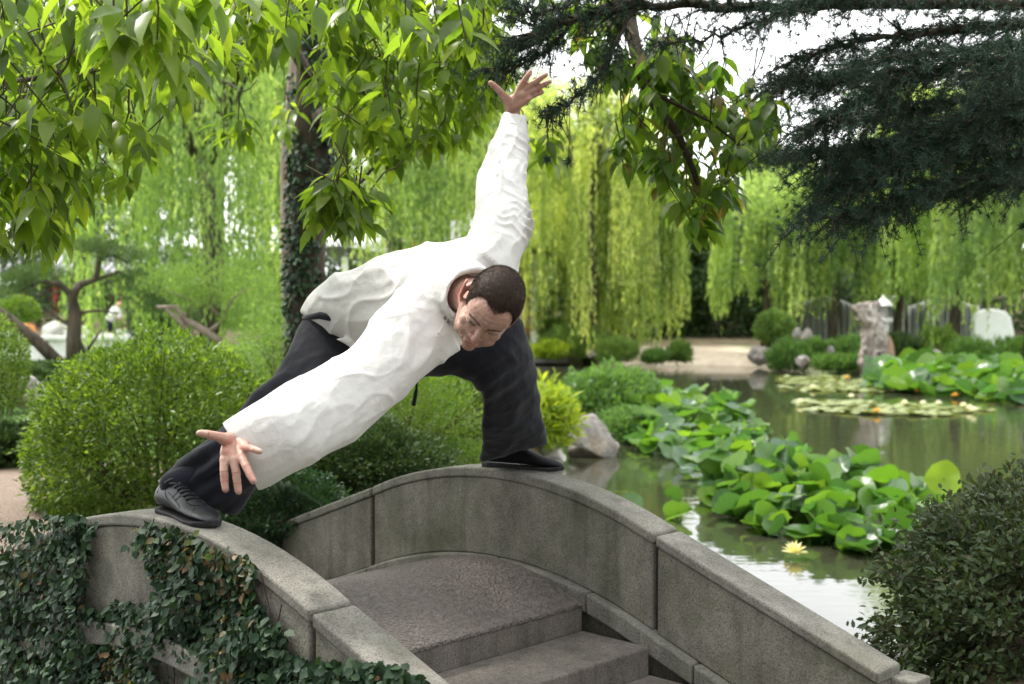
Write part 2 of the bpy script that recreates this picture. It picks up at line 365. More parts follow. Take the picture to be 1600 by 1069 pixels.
# skin with lips, brows, stubble by vertex colour
m, t, n, l, b = nodes('skin')
at = N(t, 'ShaderNodeAttribute'); at.attribute_name = 'zones'; sep = N(t, 'ShaderNodeSeparateColor'); l.new(at.outputs['Color'], sep.inputs[0])
tc = N(t, 'ShaderNodeTexCoord'); nz = N(t, 'ShaderNodeTexNoise'); nz.inputs['Scale'].default_value = 26; nz.inputs['Detail'].default_value = 6; l.new(tc.outputs['Object'], nz.inputs[0])
cur = ramp(t, nz.outputs[0], [(.3, (.42, .235, .185)), (.7, (.52, .335, .265))])
for ch, c in ((0, (.42, .12, .095)), (1, (.05, .03, .02)), (2, (.28, .17, .13))):
    mx = N(t, 'ShaderNodeMix', data_type='RGBA'); l.new(sep.outputs[ch], mx.inputs['Factor']); l.new(cur, mx.inputs['A']); mx.inputs['B'].default_value = (*c, 1); cur = mx.outputs['Result']
l.new(cur, b.inputs['Base Color']); b.inputs['Roughness'].default_value = .48; b.inputs['Specular IOR Level'].default_value = .4
b.inputs['Subsurface Weight'].default_value = .12; b.inputs['Subsurface Radius'].default_value = (.012, .005, .003); b.inputs['Subsurface Scale'].default_value = .6
q = N(t, 'ShaderNodeTexNoise'); q.inputs['Scale'].default_value = 220; l.new(tc.outputs['Object'], q.inputs[0])
bp = N(t, 'ShaderNodeBump'); bp.inputs['Distance'].default_value = .0006; l.new(q.outputs[0], bp.inputs['Height']); l.new(bp.outputs[0], b.inputs['Normal'])

# ------------------------------------------------------------------ leaf builders
T_SMALL = (np.array([(0, 0, 0), (.45, -.5, .06), (1, 0, -.08), (.45, .5, .06)]), [(0, 1, 2), (0, 2, 3)])
T_NEEDLE = (np.array([(0, -.5, 0), (0, .5, 0), (1, 0, 0)]), [(0, 1, 2)])
T_ROUND = (np.array([(0, 0, 0), (.18, -.42, .02), (.55, -.5, .05), (1, 0, -.06), (.55, .5, .05), (.18, .42, .02), (.5, 0, -.02)]),
           [(0, 1, 6), (1, 2, 6), (2, 3, 6), (6, 3, 4), (6, 4, 5), (6, 5, 0)])
def _big():
    st = [(0, .0, 0), (.12, .28, .0), (.35, .5, -.015), (.62, .42, -.07), (.85, .17, -.17), (1.0, .0, -.25)]
    v = []; f = []
    for t_, w_, h_ in st: v += [(t_, -w_, h_ + .10 * w_), (t_, 0, h_), (t_, w_, h_ + .10 * w_)]
    for i in range(5):
        a = i * 3; b_ = a + 3
        if i == 0: f += [(a + 1, b_, b_ + 1), (a + 1, b_ + 1, b_ + 2)]
        elif i == 4: f += [(a, b_ + 1, a + 1), (a + 1, b_ + 1, a + 2)]
        else: f += [(a, b_, b_ + 1, a + 1), (a + 1, b_ + 1, b_ + 2, a + 2)]
    return np.array(v), f
T_BIG = _big()
def unit(a): return a / np.maximum(np.linalg.norm(a, axis=-1, keepdims=True), 1e-9)
def frames(d, nr):
    d = unit(d); s = np.cross(d, nr); s = unit(s); n_ = np.cross(s, d); return d, s, n_
def leaves(name, pos, d, nr, L, Wd, T, mat, parent=None, kind=None, tint=None, smooth=True):
    pos = np.asarray(pos, float); n = len(pos); d, s, nn = frames(np.asarray(d, float), np.asarray(nr, float))
    L = np.broadcast_to(L, (n,)).reshape(n, 1, 1); Wd = np.broadcast_to(Wd, (n,)).reshape(n, 1, 1)
    tv, tf = T; k = len(tv)
    v = pos[:, None, :] + d[:, None, :] * L * tv[None, :, 0:1] + s[:, None, :] * Wd * tv[None, :, 1:2] + nn[:, None, :] * L * tv[None, :, 2:3]
    v = v.reshape(-1, 3).astype(np.float32)
    tot = np.array([len(f) for f in tf]); flat = np.concatenate([np.array(f) for f in tf])
    loops = (flat[None, :] + (np.arange(n) * k)[:, None]).ravel().astype(np.int32)
    tots = np.tile(tot, n); starts = np.concatenate([[0], np.cumsum(tots)[:-1]]).astype(np.int32)
    me = bpy.data.meshes.new(name); me.vertices.add(len(v)); me.vertices.foreach_set('co', v.ravel())
    me.loops.add(len(loops)); me.loops.foreach_set('vertex_index', loops)
    me.polygons.add(len(tots)); me.polygons.foreach_set('loop_start', starts)
    try: me.polygons.foreach_set('loop_total', tots.astype(np.int32))
    except Exception: pass
    me.update(calc_edges=True)
    if smooth: shade(me)
    if tint is None: tint = rng.random(n)
    a = me.attributes.new('tint', 'FLOAT', 'POINT'); a.data.foreach_set('value', np.repeat(np.asarray(tint), k).astype(np.float32))
    o = link(name, me, MAT[mat] if isinstance(mat, str) else mat, parent)
    if kind: o['kind'] = kind
    return o
_unit_leaf = {}
def leaf_objects(name, pos, d, nr, L, Wd, T, mat, parent):
    """each leaf an object of its own, sharing one mesh"""
    key = (id(T), mat if isinstance(mat, str) else mat.name)
    if key not in _unit_leaf:
        me = bpy.data.meshes.new('leaf'); me.from_pydata([tuple(q) for q in T[0]], [], T[1]); shade(me); me.materials.append(MAT[mat]); _unit_leaf[key] = me
    me = _unit_leaf[key]; d, s, nn = frames(np.asarray(d, float), np.asarray(nr, float)); inv = parent_matrix(parent).inverted()
    L = np.broadcast_to(L, (len(pos),)); Wd = np.broadcast_to(Wd, (len(pos),))
    for i in range(len(pos)):
        o = bpy.data.objects.new(name, me); COL.objects.link(o); o.parent = parent
        M = Matrix(((d[i][0] * L[i], s[i][0] * Wd[i], nn[i][0] * L[i], pos[i][0]), (d[i][1] * L[i], s[i][1] * Wd[i], nn[i][1] * L[i], pos[i][1]),
                    (d[i][2] * L[i], s[i][2] * Wd[i], nn[i][2] * L[i], pos[i][2]), (0, 0, 0, 1)))
        o.matrix_local = inv @ M
def split_leaves(parent, pos, d, nr, L, Wd, T, mat, limit=300, name='leaf', view=True):
    """the largest leaves in view as parts of their own, the rest joined as stuff"""
    pos = np.asarray(pos, float); n = len(pos); L = np.broadcast_to(L, (n,)).copy(); Wd = np.broadcast_to(Wd, (n,)).copy()
    rel = pos - np.array([0, 0, CZ]); dep = rel[:, 1]; px = 800 + F * rel[:, 0] / np.maximum(dep, .1); py = 450 - F * rel[:, 2] / np.maximum(dep, .1)
    score = L / np.maximum(dep, .2); score[(px < 5) | (px > 1595) | (py < 5) | (py > 1064)] = 0
    order = np.argsort(-score); big = order[:limit]; big = big[score[big] > 0]; rest = np.setdiff1d(np.arange(n), big)
    d = np.asarray(d, float); nr = np.asarray(nr, float)
    leaf_objects(name, pos[big], d[big], nr[big], L[big], Wd[big], T, mat, parent)
    if len(rest): leaves('foliage', pos[rest], d[rest], nr[rest], L[rest], Wd[rest], T, mat, parent, 'stuff')
def rdir(n, bias=(0, 0, 0)):
    return unit(rng.normal(size=(n, 3)) + np.array(bias))
def bush(name, label, cat, c, r, n, L, Wd, mat, group=None, bump=.14, bscale=2.2, low=-.55, T=T_SMALL, depth=.45, stems=14, seed=0, up=.5, ground=None, squash=1.0):
    c = np.array(c, float); r = np.array(r, float); base_z = c[2] + r[2] * low if ground is None else ground
    o = empty(name, (c[0], c[1], base_z), label, cat, group)
    u = rdir(int(n * 1.5)); u = u[u[:, 2] > low][:n]; n = len(u)
    rr = 1 + bump * vnoise(u * bscale + seed * 7.3 + 20) + .5 * bump * vnoise(u * bscale * 2.7 + seed * 3.1 + 40)
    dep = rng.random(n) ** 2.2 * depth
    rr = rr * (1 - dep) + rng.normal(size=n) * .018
    pos = c + u * r * rr[:, None]
    pos[:, 2] = np.maximum(pos[:, 2], base_z + .02)
    d = unit(u * .8 + np.array([0, 0, up]) + rng.normal(size=(n, 3)) * .55)
    nr = unit(u * .6 + np.array([0, 0, .6]) + rng.normal(size=(n, 3)) * .5)
    Ls = L * rng.uniform(.65, 1.25, n)
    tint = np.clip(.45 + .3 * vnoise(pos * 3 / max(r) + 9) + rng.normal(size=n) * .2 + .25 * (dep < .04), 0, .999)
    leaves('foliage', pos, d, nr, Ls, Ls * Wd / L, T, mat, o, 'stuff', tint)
    if stems:
        mb = MB()
        for k in range(stems):
            a = rng.random() * 2 * PI; q = rng.random() ** .5
            p0 = Vector((c[0] + .25 * r[0] * q * math.cos(a), c[1] + .25 * r[1] * q * math.sin(a), base_z - .02))
            p2 = Vector((c[0] + .8 * r[0] * q * math.cos(a), c[1] + .8 * r[1] * q * math.sin(a), c[2] + .35 * r[2] * rng.random()))
            p1 = (p0 + p2) / 2 + Vector((0, 0, -.1 * r[2])); s_ = max(r) * .018
            mb.tube([p0, p1, p2], [s_, s_ * .7, s_ * .35], 5)
            for _ in range(2):
                e = p2 + Vector(rng.normal(size=3)) * r[0] * .22; mb.tube([p1.lerp(p2, .5), e], [s_ * .5, s_ * .2], 4)
        st = mb.build('stems', MAT['twig'], o)
    return o
def rock(name, label, c, r, seed, mat='rock', cat='rock', group=None, chop=9, sub=4, rz=0, top=None):
    bm = bmesh.new(); bmesh.ops.create_icosphere(bm, subdivisions=sub, radius=1)
    rs = random.Random(seed)
    planes = [(Vector((rs.gauss(0, 1), rs.gauss(0, 1), rs.gauss(0, 1))).normalized(), rs.uniform(.62, .88)) for _ in range(chop)]
    off = Vector((seed * 3.7, seed * 1.9, 0)); M = Matrix.Rotation(rz, 3, 'Z')
    for v in bm.verts:
        p = v.co.copy()
        for nn, dd in planes:
            q = p.dot(nn)
            if q > dd: p -= nn * (q - dd) * .9
        p *= 1 + .13 * noise.noise(p * 2.3 + off) + .05 * noise.noise(p * 6 + off) + .02 * noise.noise(p * 15 + off)
        v.co = M @ Vector((p.x * r[0], p.y * r[1], p.z * r[2]))
    for f in bm.faces: f.smooth = True
    me = bpy.data.meshes.new(name); bm.to_mesh(me); bm.free()
    o = link(name, me, MAT[mat]); o.location = (c[0], c[1], c[2]); 
    return tag(o, label, cat, group)

# ------------------------------------------------------------------ ground and water
def shore_x(y):                  # water lies to the right of this line
    return np.interp(y, [-2, 3.0, 5.0, 7.5, 11, 13.5, 17, 20, 28, 60], [-1.0, -1.0, -.35, -.1, .2, .45, .55, .35, .45, .5])
UC_ = -3.037 * 1.1
def height(x, y):
    nzv = vnoise(np.stack([x * .7, y * .7, 0 * x], -1)) * .12
    s1 = shore_x(y) - x + nzv
    lev1 = np.interp(y, [0, 7, 14, 22, 40], [.62, .62, .5, .3, .2])
    fy = np.interp(x, [-5, 0, 3, 6, 9, 12, 20], [27.5, 28.6, 28.9, 27.6, 25.8, 25, 24])
    s2 = (y - fy) * .6 + nzv
    s3 = np.minimum(x - np.interp(y, [-3, 2.8, 5.2, 6], [.9, 1.0, 1.75, 3]), (5.6 - y)) + nzv
    land = np.maximum(np.maximum(-.6 + (lev1 + .6) * smooth01((s1 + .35) / .7), -.6 + .85 * smooth01((s2 + .5) / 1.4)), -.6 + 1.1 * smooth01((s3 + .25) / .5))
    wc = x * .6947 + y * .7193; uc = x * .7193 - y * .6947 - UC_
    drop = smooth01((2.02 - wc) / .25) * smooth01((1.9 - uc) / .2)
    land = land * (1 - drop) + np.minimum(land, -.25) * drop
    und = smooth01((3.56 - wc) / .1) * smooth01((uc + 1.74) / .1) * smooth01((1.9 - uc) / .1)
    land = land * (1 - und) + np.minimum(land, .1 - .4 * (np.abs(uc) < .75)) * und
    far = np.clip((y - 34) / 30, 0, 1) * 1.6
    return land + far * (land > 0) + .02 * vnoise(np.stack([x * 3, y * 3, 0 * x], -1))
def gh(x, y): return float(height(np.array([float(x)]), np.array([float(y)]))[0])
xs = np.unique(np.concatenate([np.arange(-8, 6, .14), np.arange(-60, 70, 1.4), [-300, -150, 150, 300]]))
ys = np.unique(np.concatenate([np.arange(-1, 14, .14), np.arange(14, 34, .3), np.arange(34, 90, 2), [-60, -20, -6, 120, 200, 400]]))
X, Y = np.meshgrid(xs, ys); Z = height(X.ravel(), Y.ravel())
vs = np.stack([X.ravel(), Y.ravel(), Z], -1); nx = len(xs)
fs = [(j * nx + i, j * nx + i + 1, (j + 1) * nx + i + 1, (j + 1) * nx + i) for j in range(len(ys) - 1) for i in range(nx - 1)]
me = bpy.data.meshes.new('ground'); me.from_pydata(vs.tolist(), [], fs); shade(me)
x, y = vs[:, 0], vs[:, 1]; cov = np.zeros((len(vs), 4)); cov[:, 3] = 1
jit = vnoise(vs * 1.3 + 5) * .5
cov[:, 0] = smooth01((-x - 2.0 + jit) / .5) * smooth01((y - 8.2 + jit) / .8) * (y < 34)
cov[:, 0] = np.maximum(cov[:, 0], smooth01((x - 5.2 + jit) / .6) * (y > 24) * (y < 33))
cov[:, 1] = smooth01((y - 27.0) / .3) * smooth01((x - 2.0 + jit) / .6) * smooth01((6.4 - x + jit) / .6) * smooth01((34 - y) / 3)
cov[:, 2] = smooth01((-x - 1.5 + jit * .4) / .3) * smooth01((8.3 - y + jit * .6) / .5)
a = me.color_attributes.new('cover', 'FLOAT_COLOR', 'POINT'); a.data.foreach_set('color', cov.ravel().astype(np.float32))
tag(link('ground', me, MAT['ground_mat']), 'soil, lawn and sandy bank around the pond', kind='structure')
mb = MB(); mb.add([(-60, -10, 0), (120, -10, 0), (120, 60, 0), (-60, 60, 0)], [(0, 1, 2, 3)])
tag(mb.build('water', MAT['water_mat']), 'still brown green pond water', kind='structure')

# ------------------------------------------------------------------ bridge
H = 1.1
U = Vector((math.sin(math.radians(46)), -math.cos(math.radians(46)), 0)); Wv = Vector((math.sin(math.radians(44)), math.cos(math.radians(44)), 0))
UC = -3.037 * H; WF = 3.074 * H; WN = 1.910 * H; JU = .667 * H; CT = .14
R_ = (JU ** 2 + (.133 * H) ** 2) / (2 * .133 * H); SL = .36
def ztop(u):
    a = abs(u)
    if a <= JU: return CZ - .6156 * H - (R_ - math.sqrt(R_ * R_ - a * a))
    return CZ - .749 * H - SL * (a - JU)
def zfloor(u):
    a = abs(u)
    if a <= JU: return CZ - .905 * H - .10 * H * (a / (.405 * H)) ** 2 * .95 if a < .46 * H else zcurb(a)
    return zcurb(a)
def zcurb(a): return ztop(a) - .289 * H
def BP(u, w, z): return U * (UC + u) + Wv * w + Vector((0, 0, z))
def us(u0, u1): n_ = max(2, int(abs(u1 - u0) / .06) + 1); return [u0 + (u1 - u0) * i / (n_ - 1) for i in range(n_)]
def slab(u0, u1, w0, w1, zt, zb, name, mat, parent, bevel=.005, n=None):
    rings = []
    for u in us(u0, u1):
        rings.append([BP(u, w0, zb(u)), BP(u, w1, zb(u)), BP(u, w1, zt(u)), BP(u, w0, zt(u))])
    return MB().loft(rings).build(name, mat, parent, bevel=bevel)
br = empty('stone_bridge', BP(0, (WF + WN) / 2, .2), 'small arched grey stone footbridge with solid parapets and shallow steps', 'bridge')
EXT = {-1: .95, 1: .745}
for w0, sgn in ((WF, 1), (WN, -1)):                      # far, near parapet
    wi, wo = w0, w0 + sgn * CT
    for (u0, u1) in ((-JU - EXT[-1] * H, -JU - .007), (-JU + .007, JU - .007), (JU + .007, JU + EXT[1] * H + (.4 if sgn < 0 else 0))):
        c_ = slab(u0, u1, min(wi, wo) , max(wi, wo), ztop, lambda u: ztop(u) - .036, 'coping_stone', MAT['coping_mat'], br, .007)
        a_, b_ = min(wi, wo) + .007, max(wi, wo) - .007
        slab(u0 + .004, u1 - .004, a_, b_, lambda u: ztop(u) - .037, lambda u: zcurb(abs(u)) - .012, 'parapet_panel', MAT['parapet_stone'], br, .006)
    # mortar core behind the joints
    slab(-JU - EXT[-1] * H + .02, JU + EXT[1] * H - .02, min(wi, wo) + .028, max(wi, wo) - .028, lambda u: ztop(u) - .02, lambda u: zcurb(abs(u)) - .03, 'joint_core', MAT['joint_dark'], br, 0)
    # kerb course under the parapet, inside and out, with real breaks
    cuts = [-JU - EXT[-1] * H, -JU, 0, JU * .62, JU + .18, JU + EXT[1] * H + .3]
    for k in range(len(cuts) - 1):
        lo, hi = min(wi, wo), max(wi, wo)
        if sgn > 0: lo -= .028; hi += .03
        else: hi += .028; lo -= .035
        slab(cuts[k] + .003, cuts[k + 1] - .003, lo, hi, lambda u: zcurb(abs(u)) - .013, lambda u: zcurb(abs(u)) - .085, 'kerb_course', MAT['coping_mat'], br, .008)
    # side wall with arch opening below
    wl, wh = (wo - .12, wo - .01) if sgn > 0 else (wo + .01, wo + .12)
    def arch(u):
        a = abs(u); r = .62
        return .02 + .42 * math.sqrt(max(0, 1 - (a / r) ** 2)) if a < r else -.5
    slab(-JU - EXT[-1] * H, JU + EXT[1] * H + .3, wl, wh, lambda u: zcurb(abs(u)) - .086, arch, 'side_wall', MAT['parapet_stone'], br, 0)
# deck (hammered crowned slab) and steps down both ways
FB = .405 * H
def zd(u): return CZ - .909 * H - .091 * H * (abs(u) / FB) ** 1.9
wA, wB = WN + .030, WF - .030
zdt = lambda u: zd(u) if u > -FB else zd(FB) - .30 * (-u - FB)
slab(-FB * 2.1, FB - .002, wA + .001, wB - .001, lambda u: zdt(u) - .0145, lambda u: CZ - 1.14 * H - (.35 if u < -FB * 1.02 else 0), 'deck_slab', MAT['deck_mat'], br, 0)
slab(-FB * 2.1, FB + .001, wA, wB, zdt, lambda u: zdt(u) - .014, 'deck_facing', MAT['hammered_deck'], br, .004)
z0 = CZ - 1.0 * H
for s_ in (-1, 1):
    for k in range(4 if s_ > 0 else 0):
        u0 = s_ * (FB + k * .268 * H + .0015); u1 = s_ * (FB + (k + 1) * .268 * H)
        zt = z0 - (k + 1) * .085 * H
        if zt < .3: continue
        slab(min(u0, u1), max(u0, u1) , wA, wB, lambda u: zt, lambda u: zt - .2, 'step', MAT['deck_mat'], br, .007)
slab(-1.0, 1.0, WN + .01, WF - .01, lambda u: .4 - .1 * u * u, lambda u: -.1 if abs(u) > .7 else .33 - .1 * u * u, 'foundation', MAT['joint_dark'], br, 0)
# end stone beyond the far parapet
p_ = P(1420, 1066, 3.75)
sb = MB().box((0, 0, -.2), (.05, .045, .22), Matrix.Rotation(.75, 3, 'Z')).build('end_stone', MAT['coping_mat'], None, bevel=.008)
sb.location = p_; tag(sb, 'squat grey stone block beside the low end of the far parapet', 'stone block')

# ------------------------------------------------------------------ man
def on_coping(px, py_guess, w):             # coping top at a pixel column, given offset w
    best = None
    for k in range(-140, 140):
        u = k * .01; p = BP(u, w, ztop(u)); pxx = 800 + F * p.x / p.y
        if best is None or abs(pxx - px) < best[0]: best = (abs(pxx - px), u, p)
    return best[1], best[2]
u1_, pa = on_coping(250, 0, WN - CT * .42); u2_, pb = on_coping(352, 0, WN - CT * .58)
u3_, pc = on_coping(757, 0, WF + CT * .28)
def sil(e1, e2, d, th, n=20, d2=None, sq=1.0):
    p1, p2 = P(*e1, d), P(*e2, d if d2 is None else d2); c = (p1 + p2) / 2; a = (p2 - p1) / 2
    b_ = (c - Vector((0, 0, CZ))).normalized() * th
    return [c + a * (abs(math.cos(q)) ** sq * (1 if math.cos(q) > 0 else -1)) + b_ * (abs(math.sin(q)) ** sq * (1 if math.sin(q) > 0 else -1)) for q in [2 * PI * k / n for k in range(n)]]
def interp_rings(rs, m=4):
    """Catmull-Rom between rings"""
    out = []
    for i in range(len(rs) - 1):
        r0, r1, r2, r3 = rs[max(i - 1, 0)], rs[i], rs[i + 1], rs[min(i + 2, len(rs) - 1)]
        for k in range(m):
            t_ = k / m
            out.append([.5 * ((2 * b1) + (c2 - a0) * t_ + (2 * a0 - 5 * b1 + 4 * c2 - d3) * t_ ** 2 + (-a0 + 3 * b1 - 3 * c2 + d3) * t_ ** 3) for a0, b1, c2, d3 in zip(r0, r1, r2, r3)])
    out.append(rs[-1]); return out
def cavity(rings, s=.78, back=3):
    """fold the last opening inward, so the cuff is hollow"""
    out = list(rings)
    for k, i in enumerate(range(len(rings) - 1, len(rings) - 1 - back, -1)):
        r = rings[i]; c = sum(r, Vector()) / len(r); out.append([c + (p - c) * (s - .02 * k) for p in r])
    return out
man = empty('person', P(560, 800, 4.25), 'man with short brown hair in white jacket and black trousers lunging across both bridge parapets', 'person')
# head frame
HC = P(765, 481, 3.50)
HM = (Matrix.Rotation(math.radians(39), 3, 'Y') @ Matrix.Rotation(math.radians(46), 3, 'X') @ Matrix.Rotation(math.radians(13), 3, 'Z')) * .965
def hp(x, y, z): return HC + HM @ Vector((x, y, z))
B = MB()
def hb(c, r, R=None): B.ball(hp(*c), r, HM if R is None else HM @ R, 20, 13)
hb((0, .012, .028), (.0765, .098, .090))
hb((0, -.03, .03), (.068, .068, .066))
hb((0, -.034, -.03), (.066, .060, .073))
hb((0, -.038, -.070), (.055, .053, .041))
hb((0, -.078, -.097), (.023, .016, .016))
for s_ in (-1, 1): B.ball(hp(s_ * .036, -.060, -.048), .0255)
B.capsule(hp(-.034, -.040, -.072), .030, hp(-.054, .0, -.042), .024); B.capsule(hp(.034, -.040, -.072), .030, hp(.054, .0, -.042), .024)
B.capsule(hp(0, -.088, .010), .0080, hp(0, -.104, -.026), .0090); B.capsule(hp(0, -.106, -.031), .0100, hp(0, -.099, -.038), .009)
for s_ in (-1, 1):
    B.ball(hp(s_ * .0125, -.093, -.036), .0078)
    B.capsule(hp(s_ * .012, -.083, .021), .0105, hp(s_ * .044, -.070, .020), .010)
    B.ball(hp(s_ * .044, -.056, -.026), (.021, .021, .021))
    B.ball(hp(s_ * .033, -.0735, .0), (.016, .0140, .014))
    Re = Matrix.Rotation(s_ * math.radians(22), 3, 'Z')
    es_ = 0 if s_ < 0 else .008
    hb((s_ * (.084 - es_), .014, -.004), (.0065, .0175, .030), Re)
    for k in range(9):                                   # helix rim of the ear
        a0, a1 = [math.radians(-60 + 250 * q / 9) for q in (k, k + 1)]
        f = lambda a: (s_ * (.092 - es_ * 1.6 + .004 * math.sin(a)), .018 + .019 * math.cos(a), -.001 + .031 * math.sin(a))
        B.capsule(hp(*f(a0)), .0042, hp(*f(a1)), .0042, 8)
    hb((s_ * .079, .006, -.032), (.006, .007, .009))
B.capsule(hp(-.018, -.090, -.066), .0062, hp(.018, -.090, -.066), .0062); B.capsule(hp(-.014, -.0915, -.073), .0065, hp(.014, -.0915, -.073), .0065)
nb = P(715, 452, 3.74)                                    # neck base
B.capsule(hp(0, .035, -.045), .056, nb, .057, 18)
# torso, arms, legs inside the clothes
SR = P(674, 492, 3.76); SLf = P(778, 400, 3.80)
pel = P(560, 522, 4.16); chest = P(690, 470, 3.83)
B.capsule(pel, .09, chest, .085); B.capsule(chest, .08, nb, .06); B.capsule(chest, .07, SR, .05); B.capsule(chest, .07, SLf, .05)
elL = P(786, 305, 3.97); wrL = P(803, 182, 4.205); elR = P(536, 618, 3.54); wrR = P(384, 688, 3.39)
B.capsule(SLf, .045, elL, .036); B.capsule(elL, .034, wrL, .0225); B.capsule(SR, .042, elR, .034); B.capsule(elR, .034, wrR, .0265)
hipN = P(545, 548, 4.14); knN = P(436, 662, 3.93); dNu = (pb - pa).normalized(); anN = pa + dNu * .06 + Vector((0, 0, .10))
hipF = P(625, 530, 4.28); knF = P(780, 552, 4.34); anF = pc + Vector((.052, -.016, .10))
B.capsule(pel, .08, hipN, .06); B.capsule(pel, .08, hipF, .07)
midN = P(474, 622, 4.02); B.capsule(hipN, .06, midN, .052); B.capsule(midN, .052, knN, .045); B.capsule(knN, .044, P(350, 722, 3.9), .036); B.capsule(P(350, 722, 3.9), .036, anN, .030); B.capsule(hipF, .06, knF, .05); B.capsule(knF, .048, anF, .034)
B.capsule(anN, .026, pa + dNu * .12 + Vector((0, 0, .045)), .018); B.capsule(anF, .026, pc + Vector((.13, -.04, .045)), .018)
# hands: chains of joints (px, py, depth, radius)
JTS = []
def chain(pts):
    for a, b_ in zip(pts[1:-1], pts[2:]):
        if a[3] < .0122: JTS.append((P(*a[:3]), (P(*b_[:3]) - P(*a[:3])).normalized()))
    for a, b_ in zip(pts, pts[1:]): B.capsule(P(*a[:3]), a[3], P(*b_[:3]), b_[3], 12)
wl = (372, 676, 3.31)
chain([(368, 678, 3.36, .024), (362, 700, 3.31, .018)]); chain([(376, 680, 3.36, .023), (374, 702, 3.31, .017)])
for kn, pr in (((350, 719, 3.27), .0125), ((364, 720, 3.265), .0125), ((377, 713, 3.27), .012), ((384, 701, 3.28), .0115)):
    chain([(368, 682, 3.36, .018), (*kn, pr)])
chain([(358, 692, 3.33, .018), (352, 708, 3.28, .0145)]); chain([(380, 686, 3.36, .018), (382, 700, 3.285, .013)])
chain([(350, 718, 3.27, .0118), (350, 737, 3.255, .0112), (351, 753, 3.25, .0105), (352.5, 765, 3.245, .0092)])       # index
chain([(365, 719, 3.265, .012), (369, 739, 3.25, .0113), (371, 756, 3.245, .0107), (372.5, 768, 3.24, .0094)])        # middle
chain([(377, 713, 3.27, .0115), (385, 730, 3.24, .0108), (391, 743, 3.225, .0102), (396, 752, 3.215, .0090)])         # ring
chain([(383, 700, 3.28, .0105), (391, 700, 3.235, .0100), (399, 703, 3.20, .0094), (406, 706, 3.19, .0084)])          # little
chain([(364, 686, 3.34, .019), (350, 686, 3.29, .0165), (340, 682, 3.27, .0125), (326, 679, 3.26, .0118), (312, 677, 3.255, .0098)])   # thumb
# raised hand
D = 4.2
chain([(803, 180, D + .005, .021), (803, 164, D - .01, .021)]); chain([(797, 176, D, .017), (794, 160, D - .02, .0165)])
for a in ((812, 139, .0115), (821, 140, .0115), (826, 146, .011), (826, 154, .0105)):
    chain([(802, 168, D - .01, .0185), (a[0], a[1], D - .03, a[2])])
chain([(803, 155, D - .01, .018), (816, 148, D - .03, .0145)])
chain([(812, 138, D - .03, .0112), (819, 127, D - .04, .0103), (825, 118, D - .05, .0096), (828.5, 112.5, D - .05, .0084)])
chain([(821, 139, D - .03, .0112), (834, 130, D - .04, .0104), (845, 122, D - .05, .0098), (853, 117, D - .05, .0084)])
chain([(826, 145, D - .03, .0108), (839, 138, D - .03, .0102), (850, 132, D - .03, .0096), (858, 128, D - .03, .0083)])
chain([(826, 153, D - .02, .0102), (834, 149, D - .02, .0092), (841, 146, D - .02, .0087), (847, 144, D - .02, .0078)])
chain([(798, 166, D - .01, .018), (789, 152, D - .03, .0145), (782, 144, D - .04, .0118), (773, 135, D - .05, .011), (767, 130, D - .05, .0095)])
me = remesh(B, .0024, 11, .5)
# refine head
co = get_co(me); HMi = np.array(HM.inverted()); hc = np.array(HC)
loc = (co - hc) @ HMi.T
bm = bmesh.new(); bm.from_mesh(me); bm.verts.ensure_lookup_table()
face_v = (loc[:, 1] < -.03) & (np.linalg.norm(loc, axis=1) < .15)
es = [e for e in bm.edges if face_v[e.verts[0].index] and face_v[e.verts[1].index]]
bmesh.ops.subdivide_edges(bm, edges=es, cuts=1, use_grid_fill=True, smooth=0)
bm.to_mesh(me); bm.free(); shade(me)
co = get_co(me); loc = (co - hc) @ HMi.T; x, y, z = loc.T; ax = np.abs(x)
head = np.linalg.norm(loc, axis=1) < .16
front = head & (y < -.045)
g2 = lambda cx, cz, sx, sz: np.exp(-((ax - cx) / sx) ** 2 - ((z - cz) / sz) ** 2)
dy = np.zeros(len(x))
eye = ((ax - .033) / .0150) ** 2 + ((z - .0005 - .0015 * (ax - .033) / .015) / .0054) ** 2
dy += .0075 * smooth01((1.15 - eye) / .5)                        # lid opening
dy += .004 * g2(.018, .004, .008, .010)                         # inner corner
dy += .0028 * g2(.034, .0105, .016, .003)                       # crease above lid
dy += .0008 * g2(.034, -.012, .014, .004)                       # under-eye crease
fold = np.exp(-((ax - (.020 + (-.040 - z) * .45)) / .0035) ** 2) * ((z < -.035) & (z > -.078))
dy += .0010 * fold
dy += .0030 * np.exp(-((z + .0693) / .0018) ** 2) * (ax < .023)   # mouth line
dy += .0025 * g2(.024, -.069, .004, .004)
dy += .0022 * np.exp(-((z + .084) / .006) ** 2) * np.exp(-(ax / .02) ** 2)
dy += .0016 * g2(0.0055, .018, .0018, .012) + .0003 * np.sin(z * 420) * (z > .035) * (z < .066) * (ax < .04)
nos = ((ax - .0075) / .0040) ** 2 + ((z + .0465) / .0030) ** 2 ; dy += .004 * smooth01((1.2 - nos) / .6) * (y < -.085)
dy += .0012 * g2(0, -.054, .0035, .007)
dyf = np.where(front, dy, 0)
loc[:, 1] += dyf; co = loc @ np.array(HM).T + hc
